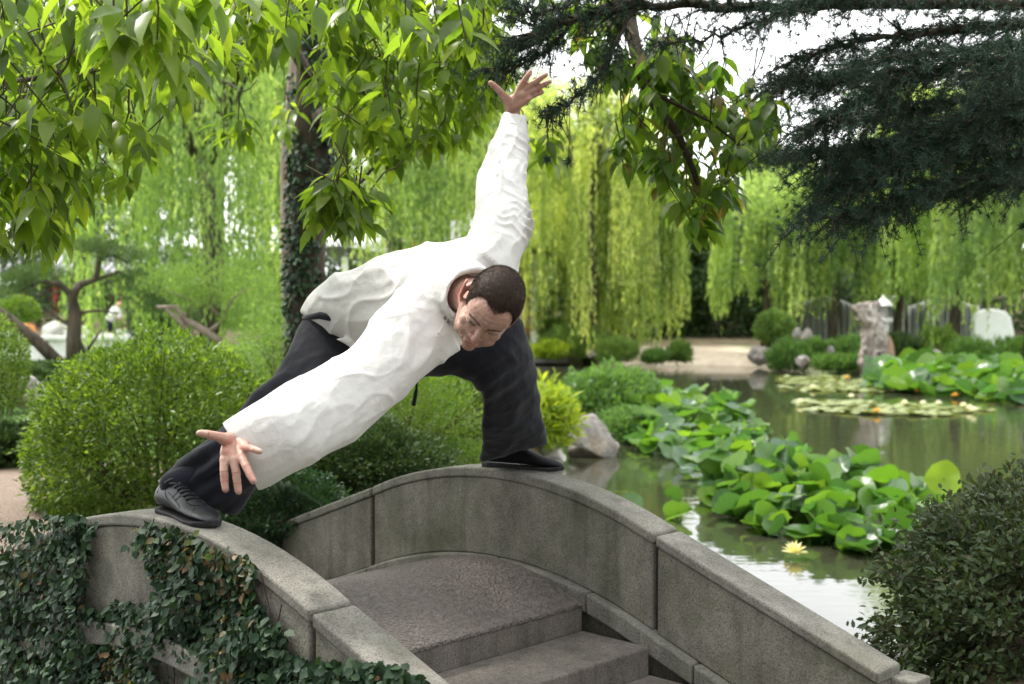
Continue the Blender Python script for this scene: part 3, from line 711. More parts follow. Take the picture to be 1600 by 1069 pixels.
# palm creases and knuckle lines
set_co(me, co); no = get_no(me)
set_co(me, co + no * (.0006 * vnoise(co * 150))[:, None])
zones = np.zeros((len(x), 4)); zones[:, 3] = 1
lip = np.exp(-(((z + .0695) / .0075) ** 4)) * np.exp(-(ax / .0235) ** 6) * front
zones[:, 0] = np.clip(lip * .45 + .35 * np.exp(-((z + .035) / .012) ** 2 - (ax / .018) ** 2) * front + .5 * (head & (ax > .076)), 0, 1)
browz = .0205 + .004 * np.sin(np.clip((ax - .012) / .04, 0, 1) * PI)
brow = (ax > .011) & (ax < .055) & (np.abs(z - browz) < .0056 * (1.15 - (ax - .011) / .055)) & front
zones[:, 1] = brow * (.65 + .3 * rng.random(len(x)))
lash = (np.abs(eye - 1.05) < .28) & (z > -.001) & front; zones[:, 1] = np.maximum(zones[:, 1], lash * .8)
def hairline(ax, y): 
    f = np.interp(y, [-.12, -.085, -.072, -.058, -.046, -.034, -.026, -.012, 0, .018, .035, .05, .09, .12], [.075, .068, .073, .068, .045, .012, -.018, -.016, .022, .026, -.01, -.045, -.06, -.06])
    return f + .026 * np.exp(-((ax - .047) / .017) ** 2) * (y < -.040)
hm = np.clip((z - hairline(ax, y) + .0035 * vnoise(loc * 330) + .002 * vnoise(loc * 120)) / .009, 0, 1) * head * (ax < .0815)
zones[:, 2] = np.clip(.30 * smooth01((-.05 - z) / .02) * front * (lip < .3), 0, 1) 
zones[:, 1] = np.maximum(zones[:, 1], hm * .85)
for jp, jd in JTS:
    r_ = co - np.array(jp); al = np.abs(r_ @ np.array(jd)); zones[:, 0] = np.maximum(zones[:, 0], .75 * (np.linalg.norm(r_, axis=1) < .015) * (al < .0016))
hand_ = (np.linalg.norm(co - np.array(P(365, 715, 3.28)), axis=1) < .13) | (np.linalg.norm(co - np.array(P(815, 150, 4.17)), axis=1) < .13)
zones[:, 0] = np.maximum(zones[:, 0], hand_ * np.clip(.12 + .35 * vnoise(co * 45), 0, .45))
a = me.color_attributes.new('zones', 'FLOAT_COLOR', 'POINT'); a.data.foreach_set('color', zones.ravel().astype(np.float32))
body = link('body', me, MAT['skin'], man)
# hair: shell a few millimetres proud of the scalp plus short strands
co = get_co(me); no = get_no(me); keep = hm > .75
loc = (co - hc) @ HMi.T; x, y, z = loc.T; depth_in = np.clip((z - hairline(np.abs(x), y)) / .03, 0, 1)
thick = .0010 + .0040 * depth_in * np.clip((z + .01) / .08, .15, 1)
shell = co + no * (thick + .0005 * vnoise(co * 220))[:, None]
idx = -np.ones(len(co), int); ids = np.where(keep)[0]; idx[ids] = np.arange(len(ids))
pf = [tuple(idx[v] for v in p.vertices) for p in me.polygons if all(keep[v] for v in p.vertices)]
hme = bpy.data.meshes.new('hair'); hme.from_pydata(shell[ids].tolist(), [], pf); shade(hme)
hair = link('hair', hme, MAT['hair_mat'], man)
wt = np.where(y[ids] < -.03, .22, 1.0); sel = rng.choice(ids, 26000, p=wt / wt.sum()); fw = np.array(HM @ Vector((0, -.8, .25)))
tg_ = fw - no * (no @ fw)[:, None]; nd = unit(no[sel] * .35 + tg_[sel] + rng.normal(size=(26000, 3)) * .10)
leaves('hair_strands', co[sel] + no[sel] * (thick[sel] * .5)[:, None] + rng.normal(size=(26000, 3)) * .001, nd, unit(rng.normal(size=(26000, 3))),   .005 + .007 * depth_in[sel] * np.clip((z[sel] + .02) / .08, .15, 1), .0009, T_NEEDLE, 'hair_mat', hair, 'stuff')
# eyes looking to the lens
for s_ in (-1, 1):
    c = hp(s_ * .033, -.0725, .0); gz = HM.inverted() @ ((Vector((-.25, 0, CZ - .2)) - c).normalized())
    bm = bmesh.new(); bmesh.ops.create_uvsphere(bm, u_segments=32, v_segments=24, radius=.0130)
    me2 = bpy.data.meshes.new('eye'); 
    q = (HM @ gz).to_track_quat('Z', 'Y').to_matrix()
    for v in bm.verts: v.co = c + q @ v.co
    for f in bm.faces:
        an = math.degrees((f.calc_center_median() - c).angle(HM @ gz)); f.material_index = 2 if an < 11 else (1 if an < 33 else 0); f.smooth = True
    bm.to_mesh(me2); bm.free()
    for nme in ('eye_white', 'eye_iris', 'eye_pupil'): me2.materials.append(MAT[nme])
    link('eye', me2, None, man)

# jacket
J = MB()
tor = [sil((474, 492), (560, 550), 4.19, .10), sil((470, 482), (566, 556), 4.17, .125), sil((500, 443), (600, 572), 4.08, .145), sil((560, 414), (650, 586), 3.98, .15), sil((630, 392), (688, 568), 3.87, .145),
       sil((694, 378), (712, 552), 3.80, .12), sil((742, 371), (742, 500), 3.78, .085), sil((775, 388), (762, 455), 3.78, .05)]
J.loft(interp_rings(tor, 4))
up = [sil((728, 376), (806, 438), 3.80, .09), sil((739, 352), (822, 386), 3.84, .080), sil((742, 322), (827, 350), 3.90, .074), sil((744, 288), (824, 312), 3.97, .066), sil((754, 255), (822, 272), 4.03, .058),
      sil((767, 222), (826, 236), 4.10, .052), sil((780, 197), (825, 206), 4.15, .046), sil((789, 176), (820, 181), 4.19, .036)]
J.loft(cavity(interp_rings(up, 4), .80, 4))
lo = [sil((650, 425), (722, 548), 3.76, .11), sil((590, 488), (686, 572), 3.66, .095), sil((545, 543), (622, 630), 3.56, .085), sil((480, 583), (556, 682), 3.48, .082), sil((420, 617), (490, 722), 3.40, .08),
      sil((372, 645), (432, 756), 3.37, .066), sil((347, 661), (404, 768), 3.37, .058)]
J.loft(cavity(interp_rings(lo, 4), .84, 6))
# hem flap
J.loft([sil((540, 505), (575, 520), 4.0, .012), sil((545, 525), (562, 545), 3.99, .012), sil((520, 530), (548, 540), 4.0, .010)])
cr = []; cN = nb; ct = (hp(0, .045, -.03) - nb).normalized(); ca = ct.cross(Vector((0, 0, 1))).normalized(); cb = ct.cross(ca)
for h_, r_ in ((-.07, .125), (-.04, .114), (-.01, .104), (.03, .096), (.070, .090), (.100, .086), (.110, .082), (.104, .073), (.06, .068), (-.02, .066)):
    cr.append([cN + ct * h_ + (ca * math.cos(q) * r_ + cb * math.sin(q) * r_) * (1 + .04 * math.sin(2 * q + 1)) for q in [2 * PI * k / 24 for k in range(24)]])
J.loft(cr)
jm = remesh(J, .0052, 6, .5); shade(jm)
co = get_co(jm); no = get_no(jm)
def pix(co):
    rel = co - np.array([0, 0, CZ]); yy = rel[:, 1] * cp - rel[:, 2] * sp; zz = rel[:, 1] * sp + rel[:, 2] * cp
    return 800 + F * rel[:, 0] / yy, 534.5 - F * zz / yy
# note: folds are laid along the cloth by its own axes (arm directions), in metres
def axis_coord(co, a, b_):
    a = np.array(a); b_ = np.array(b_); d_ = unit(b_ - a); r_ = co - a; s_ = r_ @ d_
    return s_, r_ - s_[:, None] * d_, np.linalg.norm(b_ - a)
disp = np.zeros(len(co))
a0, b0 = P(782, 390, 3.83), P(804, 178, 4.19)
s_, off, Ln = axis_coord(co, a0, b0); dr = np.linalg.norm(off, axis=1)
mask = smooth01((s_ + .02) / .06) * smooth01((Ln - .01 - s_) / .05) * (dr < .14)
side = off[:, 0] / .05
nn = vnoise(co * 7 + 3) * 1.2
nm = vnoise(np.stack([s_ * 9, side * 1.5, 0 * s_ + 3], -1))
w1 = np.sin((s_ * 2 * PI / .085) + side * 1.1 - side ** 2 * .9 + nn * 1.6 + nm * 2.4)
am = np.clip(.6 + 1.1 * vnoise(np.stack([s_ * 14 + 4, side * 1.2, co[:, 1] * 3], -1)), .1, 1.5)
disp += mask * (.012 * (1 - np.abs(w1)) ** 1.4 - .003) * am * np.clip(.55 + .55 * side, .2, 1.3)
a1, b1 = P(640, 500, 3.68), P(376, 714, 3.30)
s2, off2, L2 = axis_coord(co, a1, b1); dr2 = np.linalg.norm(off2, axis=1)
m2 = smooth01((s2 + .02) / .1) * smooth01((L2 + .0 - s2) / .06) * (dr2 < .17) * (1 - mask)
q = np.stack([s2 * 4.0, off2[:, 2] * 12 + s2 * 4, off2[:, 0] * 7], -1)
r1 = 1 - np.abs(vnoise(q)); r2 = 1 - np.abs(vnoise(q * 2.1 + 11))
disp += m2 * (.017 * (r1 ** 1.8 - .5) + .004 * (r2 ** 2 - .45))
m3 = (1 - mask) * (1 - np.clip(m2, 0, 1))
q = np.stack([co[:, 0] * 7 + co[:, 2] * 6, co[:, 1] * 5, co[:, 2] * 13 - co[:, 0] * 6], -1)
disp += m3 * (.011 * ((1 - np.abs(vnoise(q * .8 + 5))) ** 1.8 - .5) + .003 * ((1 - np.abs(vnoise(q * 2.0))) ** 2 - .4))
disp += .0006 * vnoise(co * 60)
hem = np.clip((co[:, 0] - P(476, 500, 4.15).x) / .10, .12, 1); disp *= hem
for sc_, wt_, rot_ in ((1.0, m2, .9), (1.7, m2, -.5), (.9, m3, .7)):
    q = np.stack([(s2 + rot_ * off2[:, 2]) * 5.5 * sc_, off2[:, 2] * 15 * sc_ - s2 * 3, off2[:, 0] * 8 * sc_ + sc_ * 9], -1)
    disp += wt_ * hem * (.0065 / sc_ * (1 - np.abs(vnoise(q))) ** 7 * np.clip(.5 + 1.5 * vnoise(q * .35 + 30), 0, 1))
q = np.stack([s_ * 16 - side * 2.2, side * 2.0 + 5, co[:, 1] * 5], -1)
disp += mask * .005 * (1 - np.abs(vnoise(q))) ** 6
set_co(jm, co + no * disp[:, None])
jacket = link('jacket', jm, MAT['linen'], man)
bvh = BVHTree.FromPolygons([tuple(v) for v in get_co(jm)], [tuple(p.vertices) for p in jm.polygons])
def onj(px, py, lift=.003):
    o_ = Vector((0, 0, CZ)); r = ray(px, py).normalized(); h = bvh.ray_cast(o_, r)
    return (h[0] - r * lift) if h[0] is not None else P(px, py, 3.7)
def strip(pts, hw, name, mat, parent, lift=.003, th=.0025):
    """flat band of cloth lying on the jacket"""
    fine = []
    for i in range(len(pts) - 1):
        for k in range(6): fine.append(tuple(pts[i][j] + (pts[i + 1][j] - pts[i][j]) * k / 6 for j in (0, 1)))
    fine.append(pts[-1]); P3 = [onj(*p, lift) for p in fine]
    for _ in range(3): P3 = [P3[0]] + [(P3[i - 1] + P3[i] * 2 + P3[i + 1]) / 4 for i in range(1, len(P3) - 1)] + [P3[-1]]
    rings = []
    for i, p in enumerate(P3):
        t_ = (P3[min(i + 1, len(P3) - 1)] - P3[max(i - 1, 0)]).normalized(); v_ = (p - Vector((0, 0, CZ))).normalized(); s__ = t_.cross(v_).normalized()
        rings.append([p - s__ * hw + v_ * th * 2, p - s__ * hw * .8 - v_ * th, p - v_ * th * 1.4, p + s__ * hw * .8 - v_ * th, p + s__ * hw + v_ * th * 2, p + v_ * th * 3])
    return MB().loft(rings).build(name, mat, parent, smooth=True)
strip([(708, 484), (700, 496), (692, 510), (684, 522)], .0035, 'placket_seam', MAT['linen'], jacket, .0002, .0008)
# cuff seams
for rings in (up, lo):
    r = rings[-2]; r2_ = rings[-1]
    pts = [r[k].lerp(r2_[k], .35) for k in range(20)]; c_ = sum(pts, Vector()) / 20
    MB().tube([c_ + (p - c_) * 1.0 for p in pts + pts[:1]], .0014, 5).build('cuff_seam', MAT['linen'], jacket, smooth=True)
# trousers
Tm = MB()
near = [sil((486, 488), (610, 545), 4.17, .10), sil((468, 510), (606, 572), 4.16, .125), sil((452, 545), (575, 612), 4.10, .12), sil((425, 590), (520, 660), 4.0, .105), sil((392, 620), (472, 705), 3.92, .098),
        sil((345, 664), (432, 735), 3.88, .088), sil((300, 700), (408, 755), 3.87, .082), sil((274, 724), (392, 778), 3.89, .085), sil((254, 742), (380, 800), 3.90, .088), sil((246, 756), (370, 810), 3.90, .082)]
Tm.loft(cavity(interp_rings(near, 4), .86, 4))
farl = [sil((570, 478), (600, 575), 4.2, .12), sil((640, 482), (650, 588), 4.26, .12), sil((710, 486), (700, 586), 4.30, .105), sil((768, 482), (738, 600), 4.32, .105), sil((814, 500), (752, 616), 4.34, .10),
        sil((830, 545), (752, 642), 4.40, .095), sil((838, 590), (752, 668), 4.48, .09), sil((848, 645), (751, 698), 4.60, .09), sil((857, 694), (750, 722), 4.72, .09)]
Tm.loft(cavity(interp_rings(farl, 4), .86, 3))
tm = remesh(Tm, .008, 4, .5); shade(tm)
co = get_co(tm); no = get_no(tm)
q = np.stack([co[:, 0] * 9 + co[:, 2] * 7, co[:, 1] * 6, co[:, 2] * 8 - co[:, 0] * 5], -1)
disp = .012 * ((1 - np.abs(vnoise(q * .8))) ** 1.5 - .5) + .003 * ((1 - np.abs(vnoise(q * 2.3 + 3))) ** 2 - .4)
for kc, amp in ((P(400, 632, 3.86), .017), (P(330, 722, 3.82), .011), (P(765, 585, 4.3), .004)):   # bunched cloth at knee, hem, fold
    r_ = co - np.array(kc); dd = np.linalg.norm(r_, axis=1); disp += amp * np.exp(-(dd / .11) ** 2) * np.sin((r_[:, 0] * .55 - r_[:, 2] * .83) * 120)
set_co(tm, co + no * disp[:, None])
trou = link('trousers', tm, MAT['black_cloth'], man)
MB().capsule(anN - Vector((0, 0, .004)), .035, P(350, 722, 3.9), .046, 16).build('sock', MAT['black_cloth'], man, smooth=True)
MB().capsule(anF - Vector((0, 0, .02)), .033, anF.lerp(knF, .35), .045, 16).build('sock', MAT['black_cloth'], man, smooth=True)
wbp = [P(474, 497, 4.04), P(500, 493, 4.01), P(530, 499, 4.0), P(552, 512, 3.99)]
MB().tube(wbp, [.008, .012, .012, .01], 8).build('waistband', MAT['black_cloth'], trou, smooth=True)
MB().tube([P(655, 572, 4.05), P(652, 592, 4.04), P(650, 612, 4.04), P(646, 634, 4.04)], [.005, .0055, .006, .007], 6).build('drawstring', MAT['black_cloth'], trou, smooth=True)

# shoes: local x = toe, z up
def shoe(heel, direc, tilt, mat, sole, detail):
    f = Vector(direc).normalized(); f = (f + Vector((0, 0, tilt))).normalized(); lft = Vector((0, 0, 1)).cross(f).normalized(); upv = f.cross(lft)
    M = Matrix((f, lft, upv)).transposed(); h0 = Vector(heel)
    def tp(x, y, z): return h0 + M @ Vector((x * 1.07, y * 1.04, z * 1.04))
    st = [(-.004, .022, .070, .035), (.008, .032, .092, .030), (.045, .036, .102, .022), (.09, .037, .100, .02), (.13, .039, .088, .02), (.17, .044, .070, .02), (.21, .047, .055, .018), (.25, .042, .044, .018), (.278, .028, .034, .02), (.288, .012, .026, .022)]
    rings = []
    for x_, w_, h_, b_ in st:
        ring = []
        for k in range(18):
            a = 2 * PI * k / 18; cy = math.cos(a); cz = math.sin(a)
            yy = w_ * cy * (1 - .38 * max(0, cz) * (1 if h_ > .06 else .5)); zz = .018 + (h_ - .018) * (.5 + .5 * cz) if cz > 0 else .018 + (h_ - .018) * (.5 + .5 * cz)
            ring.append(tp(x_, yy, max(.014, zz)))
        rings.append(ring)
    sh = MB().loft(interp_rings(rings, 2)).build('shoe', MAT[mat], man, smooth=True, sub=1)
    so_ = []
    out = [(-.004, .018), (.02, .034), (.07, .035), (.12, .034), (.17, .043), (.21, .049), (.25, .046), (.28, .03), (.295, .008)]
    for z_, g_ in ((0, .90), (.004, .97), (.011, 1.02), (.016, 1.0)):
        ol = [(x_, w_ * g_) for x_, w_ in out] + [(x_, -w_ * g_) for x_, w_ in reversed(out)]
        so_.append([tp(x_, y_, z_ + .008 * max(0, (x_ - .22) / .07) ** 2) for x_, y_ in ol])
    MB().loft(so_).build('sole', MAT[sole], sh, smooth=False, bevel=.001)
    def onshoe(x_, a):                 # point on upper at station x, angle a (deg, 90 = top)
        for i in range(len(st) - 1):
            if st[i][0] <= x_ <= st[i + 1][0]:
                t_ = (x_ - st[i][0]) / (st[i + 1][0] - st[i][0]); w_ = st[i][1] * (1 - t_) + st[i + 1][1] * t_; h_ = st[i][2] * (1 - t_) + st[i + 1][2] * t_; break
        a = math.radians(a); cy, cz = math.cos(a), math.sin(a)
        return tp(x_, w_ * cy * 1.0 * (1 - .38 * max(0, cz) * (1 if h_ > .06 else .5)), max(.014, .018 + (h_ - .018) * (.5 + .5 * cz)) + .001)
    if detail:
        for sd in (1, -1):
            A = lambda deg: 90 - sd * (90 - deg)
            for path in ([(.045, 55), (.06, 30), (.09, 0), (.13, -20), (.17, -25), (.2, -40)], [(.1, 60), (.14, 52), (.18, 45), (.205, 60), (.215, 90)], [(.02, 50), (.03, 10), (.04, -30)],
                         [(.09, 20), (.13, 15), (.17, 10), (.19, -20)], [(.125, 48), (.12, 12)], [(.145, 46), (.14, 10)], [(.22, 60), (.24, 0), (.26, -30)]):
                MB().tube([onshoe(x_, A(g_)) for x_, g_ in path], .0017, 5).build('seam', MAT[mat], sh, smooth=True)
        for x_ in (.105, .122, .139, .156, .173):
            MB().tube([onshoe(x_, 48), onshoe(x_ + .002, 70), onshoe(x_ + .003, 90), onshoe(x_ + .002, 110), onshoe(x_, 132)], .0042, 6).build('lace', MAT['black_suede'], sh, smooth=True)
        tg = [tp(.075, y_, .098 + .012 * (1 - (y_ / .03) ** 2)) for y_ in (-.03, -.015, 0, .015, .03)]
        MB().tube(tg, .005, 6).build('tongue', MAT[mat], sh, smooth=True)
    else:
        MB().tube([onshoe(.11, g_) for g_ in (30, 60, 90, 120, 150)], .0022, 5).build('seam', MAT[mat], sh, smooth=True)
    ring = [tp(.050 + .040 * math.cos(q), .027 * math.sin(q), .096) for q in [2 * PI * k / 14 for k in range(15)]]
    MB().tube(ring, .0055, 6).build('shoe_collar', MAT[mat], sh, smooth=True)
    return sh
uN = -.12                                   # near foot, on the near coping
hN = P(247, 803, 3.92); 
dN = (pb - pa); shoe(pa + Vector((0, 0, .001)), (dN.x, dN.y, 0), dN.z / Vector((dN.x, dN.y, 0)).length * .8, 'black_leather', 'black_rubber', True)
shoe(pc + Vector((0, 0, .001)), (.955, -.30, 0), -.03, 'black_suede', 'black_rubber', False)
print('shoe', pa, pb, (pb - pa).length, pc)

# ------------------------------------------------------------------ ivy on the near side of the bridge
ivy = empty('ivy', BP(-.5, WN - CT - .05, .2), 'dense dark green creeper climbing over the near side of the bridge', 'climbing plant')
poly = [(-60, 830), (30, 812), (100, 800), (150, 812), (128, 850), (132, 905), (150, 955), (190, 945), (235, 905), (225, 870), (195, 850), (205, 815), (240, 812), (275, 822), (330, 850), (385, 868),
        (400, 890), (405, 925), (440, 980), (460, 1035), (500, 1020), (560, 1040), (620, 1040), (700, 1075), (700, 1120), (-60, 1120)]
nI = 7600; wface = WN - CT - .006; pos = []; pxy = []
while len(pos) < nI:
    px, py = random.uniform(-60, 700), random.uniform(795, 1115)
    j = noise.noise(Vector((px * .02, py * .02, 3))) * 26
    if not inpoly(px + j, py + j * .6, poly): continue
    holes = ((148, 990, 18), (275, 1052, 30), (250, 1035, 15), (330, 900, 10))
    if any((px - a_) ** 2 + (py - b_) ** 2 < c_ ** 2 for a_, b_, c_ in holes) and random.random() < .9: continue
    thick = .015 + .05 * max(0, noise.noise(Vector((px * .012, py * .012, 8))) + .35) + (.04 if px < 120 else 0) + .03 * max(0, (py - 980) / 100)
    r = ray(px, py); o_ = Vector((0, 0, CZ)); ww = wface - random.random() * thick
    t_ = (ww - o_.dot(Wv)) / r.dot(Wv); p = o_ + r * t_
    pos.append(p); pxy.append((px, py))
pos = np.array([tuple(p) for p in pos]); outw = -np.array(Wv)
d = unit(np.array([0, 0, -.75]) + outw * .35 + rng.normal(size=pos.shape) * .5); nr = unit(outw + np.array([0, 0, .55]) + rng.normal(size=pos.shape) * .38)
Ls = rng.uniform(.018, .036, len(pos)); ages = vnoise(pos * 5 + 2) + rng.normal(size=len(pos)) * .35
pz = np.array(pxy)
young = (ages > .75) | ((rng.random(len(pos)) < .16) & (pz[:, 1] < 900) & (pz[:, 0] > 190))
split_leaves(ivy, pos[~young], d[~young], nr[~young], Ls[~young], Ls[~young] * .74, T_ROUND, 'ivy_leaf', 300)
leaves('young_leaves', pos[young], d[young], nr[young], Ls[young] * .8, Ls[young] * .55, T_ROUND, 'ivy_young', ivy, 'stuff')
mb = MB()
for k in range(46):
    u = random.uniform(-1.5, 1.2); z_ = .25; w = wface - .003; pts = []
    for q in range(7):
        pts.append(BP(u, w - random.uniform(0, .01), z_)); u += random.uniform(-.05, .06); z_ += random.uniform(.05, .10)
        if z_ > ztop(u) - .08: break
    if len(pts) > 2: mb.tube(pts, .0022, 4)
mb.build('vine_stems', MAT['bark'], ivy)['kind'] = 'stuff'
# bare tendrils and dead leaves on the open stone
for pp in ([(408, 895), (415, 925), (422, 955), (440, 985), (455, 1005)], [(440, 945), (436, 965), (430, 990)], [(150, 985), (130, 940), (128, 890)]):
    pts = []
    for px, py in pp:
        r = ray(px, py); o_ = Vector((0, 0, CZ)); pts.append(o_ + r * ((wface - .002 - o_.dot(Wv)) / r.dot(Wv)))
    MB().tube(pts, .0018, 4).build('tendril', MAT['seed_red'], ivy)

# ------------------------------------------------------------------ shrubs around the bridge
def on_ground(px, d_):
    x = (px - 800) / F * d_; return x, d_, gh(x, d_)
c = P(246, 695, 6.7)
bush('round_bush', 'large rounded light green clipped bush behind the near parapet', 'bush', c, (.67, .6, .56), 30000, .037, .016, 'bush_leaf', low=-.8, bump=.13, bscale=3, up=.15, stems=40, ground=.62, depth=.4)
c = P(-10, 575, 8.5)
bush('round_bush', 'bright green clipped bush cut by the left edge of the picture', 'bush', c, (.22, .25, .32), 7000, .028, .013, 'bush_leaf', low=-.9, ground=.6, seed=3)
for i, (px, py, d_, rx, rz_, n_, mt, lb) in enumerate([
    (600, 665, 8.2, .62, .42, 14000, 'hedge_leaf', 'loose yellowish green shrub between the legs of the man'),
    (700, 640, 9.6, .55, .42, 26000, 'hedge_leaf', 'thin leafed green shrub left of the bent knee'),
    (455, 560, 10.5, .5, .45, 7000, 'mid_leaf', 'mid green shrub just left of the hip of the man'),
    (560, 735, 6.9, .5, .26, 26000, 'dark_leaf', 'low dark shrub right behind the far parapet crest'),
    (690, 730, 8.0, .4, .16, 5000, 'hedge_leaf', 'low leafy shrub at the foot of the pale rocks')]):
    bush('garden_shrub', lb, 'shrub', P(px, py, d_), (rx, rx * .7, rz_), n_, .03, .012, mt, low=-.85, group='garden shrubs', seed=i + 5, bump=.3, bscale=3, depth=.6, stems=18)
bush('fern_shrub', 'blue green feathery shrub in the corner between the two parapets', 'shrub', P(440, 800, 5.9), (.30, .26, .20), 7000, .03, .015, 'fern_leaf', low=-.95, seed=11, bump=.25, T=T_ROUND)
mb = MB(); fp = []; fd = []
for k in range(9):
    b0_ = P(430 + 10 * k % 50, 800, 5.75); e_ = P(380 + k * 17, 775 - 28 * math.sin(k * .45 + .3), 5.6)
    for q in range(26):
        t_ = q / 25; p = b0_.lerp(e_, t_) + Vector((0, 0, .05 * math.sin(t_ * PI)))
        dir_ = (e_ - b0_).normalized()
        for sd in (-1, 1): fp.append(tuple(p)); fd.append(tuple(dir_ * .6 + Vector((0, 0, sd * .8))))
fr = empty('fern_sprays', P(440, 800, 5.75), 'feathery blue green fronds reaching right above the corner shrub', 'fern')
leaves('fronds', np.array(fp), np.array(fd), np.tile([[0, -1, .3]], (len(fp), 1)) + rng.normal(size=(len(fp), 3)) * .2, .035, .008, T_SMALL, 'fern_leaf', fr, 'stuff')
# yellow-green shrub and shore shrubs
bush('yellow_shrub', 'bright yellow green shrub beside the black trouser leg at the water', 'shrub', P(852, 655, 12.6), (.25, .25, .30), 1700, .13, .03, 'yellow_leaf', low=-.8, seed=21, bump=.55, bscale=3, depth=.7, T=T_BIG, stems=10)
bush('mound_shrub', 'rounded green leafy mound rising at the shore behind the yellow shrub', 'shrub', P(945, 640, 15.8), (.62, .7, .5), 7000, .075, .035, 'reed_leaf', low=-.6, seed=22, bump=.3, T=T_ROUND, ground=0)
bush('mound_shrub', 'lower fine leafed green plant just behind the grey rock', 'shrub', P(985, 672, 14.6), (.36, .35, .26), 3500, .05, .022, 'reed_leaf', low=-.6, seed=23, bump=.3, ground=0)
# rocks near the water
rk = PZ(918, 706, 0)
rock('boulder', 'grey pointed boulder standing at the water beside the yellow shrub', (rk.x, rk.y - .3, .11), (.30, .25, .32), 12, 'rock')
for px, py, d_, r, sd, lb in ((690, 708, 10.5, .13, 3, 'pale rock low behind the far parapet, leftmost of two'), (735, 716, 10.8, .12, 4, 'pale rock beside the heel of the far leg'), (862, 712, 12.6, .14, 5, 'small pale stone between the far shoe and the grey boulder'),
                              (1022, 618, 18.4, .16, 6, 'white rounded stone on top of the lotus bed'), (985, 610, 19.0, .12, 7, 'small pale stone behind the leafy mound')):
    p = P(px, py, d_); rock('stone', lb, p, (r * 1.2, r, r * .8), sd, 'rock_pale', 'stone')
# big open shrub at lower right, on the near bank
def sprig_shrub():
    o = empty('leafy_shrub', (1.75, 4.5, .5), 'dull green shrub with reddish seed clusters at the lower right', 'shrub')
    cen = np.array(P(1640, 1010, 4.45)); rad = np.array([.62, .5, .60]); tips = []; mb = MB()
    tips0 = rdir(950); pos = []; dd = []; nn_ = []
    for k in range(950):
        u_ = tips0[k]; rr = 1 + .22 * noise.noise(Vector(u_) * 2.5); e = cen + u_ * rad * rr; s0 = cen + u_ * rad * .35 + rng.normal(size=3) * .05
        mb.tube([s0, (s0 + e) / 2 + rng.normal(size=3) * .03, e], [.003, .002, .001], 4)
        for q in range(34):
            t_ = .35 + .65 * rng.random() ** .7; p = s0 + (e - s0) * t_ + rng.normal(size=3) * .022; pos.append(p); dd.append(u_ * .5 + rng.normal(size=3) * .6 + np.array([0, 0, -.1])); nn_.append(rng.normal(size=3) * .5 + np.array([0, -.3, .8]))
    pos = np.array(pos); dd = np.array(dd); nn_ = np.array(nn_); Ls = rng.uniform(.022, .04, len(pos))
    split_leaves(o, pos, dd, nn_, Ls, Ls * .42, T_ROUND, 'shrub_leaf', 300)
    sp_ = pos[rng.choice(len(pos), 900)]; sp_ = sp_[vnoise(sp_ * 6) > .1]
    leaves('seed_clusters', np.repeat(sp_, 5, 0) + rng.normal(size=(len(sp_) * 5, 3)) * .008, rdir(len(sp_) * 5), rdir(len(sp_) * 5), .010, .006, T_SMALL, 'seed_red', o, 'stuff')
    b2 = mb.build('twigs', MAT['bark'], o); b2['kind'] = 'stuff'
    MB().tube([(1.75, 4.5, .3), (1.78, 4.5, .6), tuple(cen)], [.02, .016, .008], 7).build('trunk', MAT['bark'], o)
sprig_shrub()

# ------------------------------------------------------------------ lotus beds
def lotus_mesh(sd, R=1.0, bowl=.18, wav=.09, fold=0):
    rs = random.Random(sd); n_ = 20; rings = [0, .35, .7, 1.0]; v = [(0, 0, -.02)]; f = []
    ph = [rs.uniform(0, 6.3) for _ in range(4)]
    for r in rings[1:]:
        for k in range(n_):
            a = 2 * PI * k / n_; rr = r * (1 + .07 * math.sin(3 * a + ph[0]) + .04 * math.sin(7 * a + ph[1]))
            z_ = bowl * r * r + wav * r * r * math.sin(2 * a + ph[2]) + wav * .7 * r ** 3 * math.sin(5 * a + ph[3])
            x_, y_ = rr * math.cos(a), rr * math.sin(a)
            if fold: z_ += fold * abs(y_) ** 1.3; y_ *= 1 - .45 * fold
            v.append((x_, y_, z_))
    for k in range(n_): f.append((0, 1 + k, 1 + (k + 1) % n_))
    for i in range(2):
        for k in range(n_):
            a = 1 + i * n_ + k; b_ = 1 + i * n_ + (k + 1) % n_; f.append((a, a + n_, b_ + n_, b_))
    me = bpy.data.meshes.new('leaf'); me.from_pydata(v, [], f); shade(me); return me
LM = [lotus_mesh(i, bowl=.1 + .05 * (i % 3), wav=.05 + .03 * (i % 3), fold=(0, 0, .35, .9, 0, .2)[i]) for i in range(6)]
for q in LM: q.materials.append(MAT['lotus_leaf'])
LB = [q.copy() for q in LM[:3]]
for q in LB: q.materials.clear(); q.materials.append(MAT['lotus_leaf_blue'])
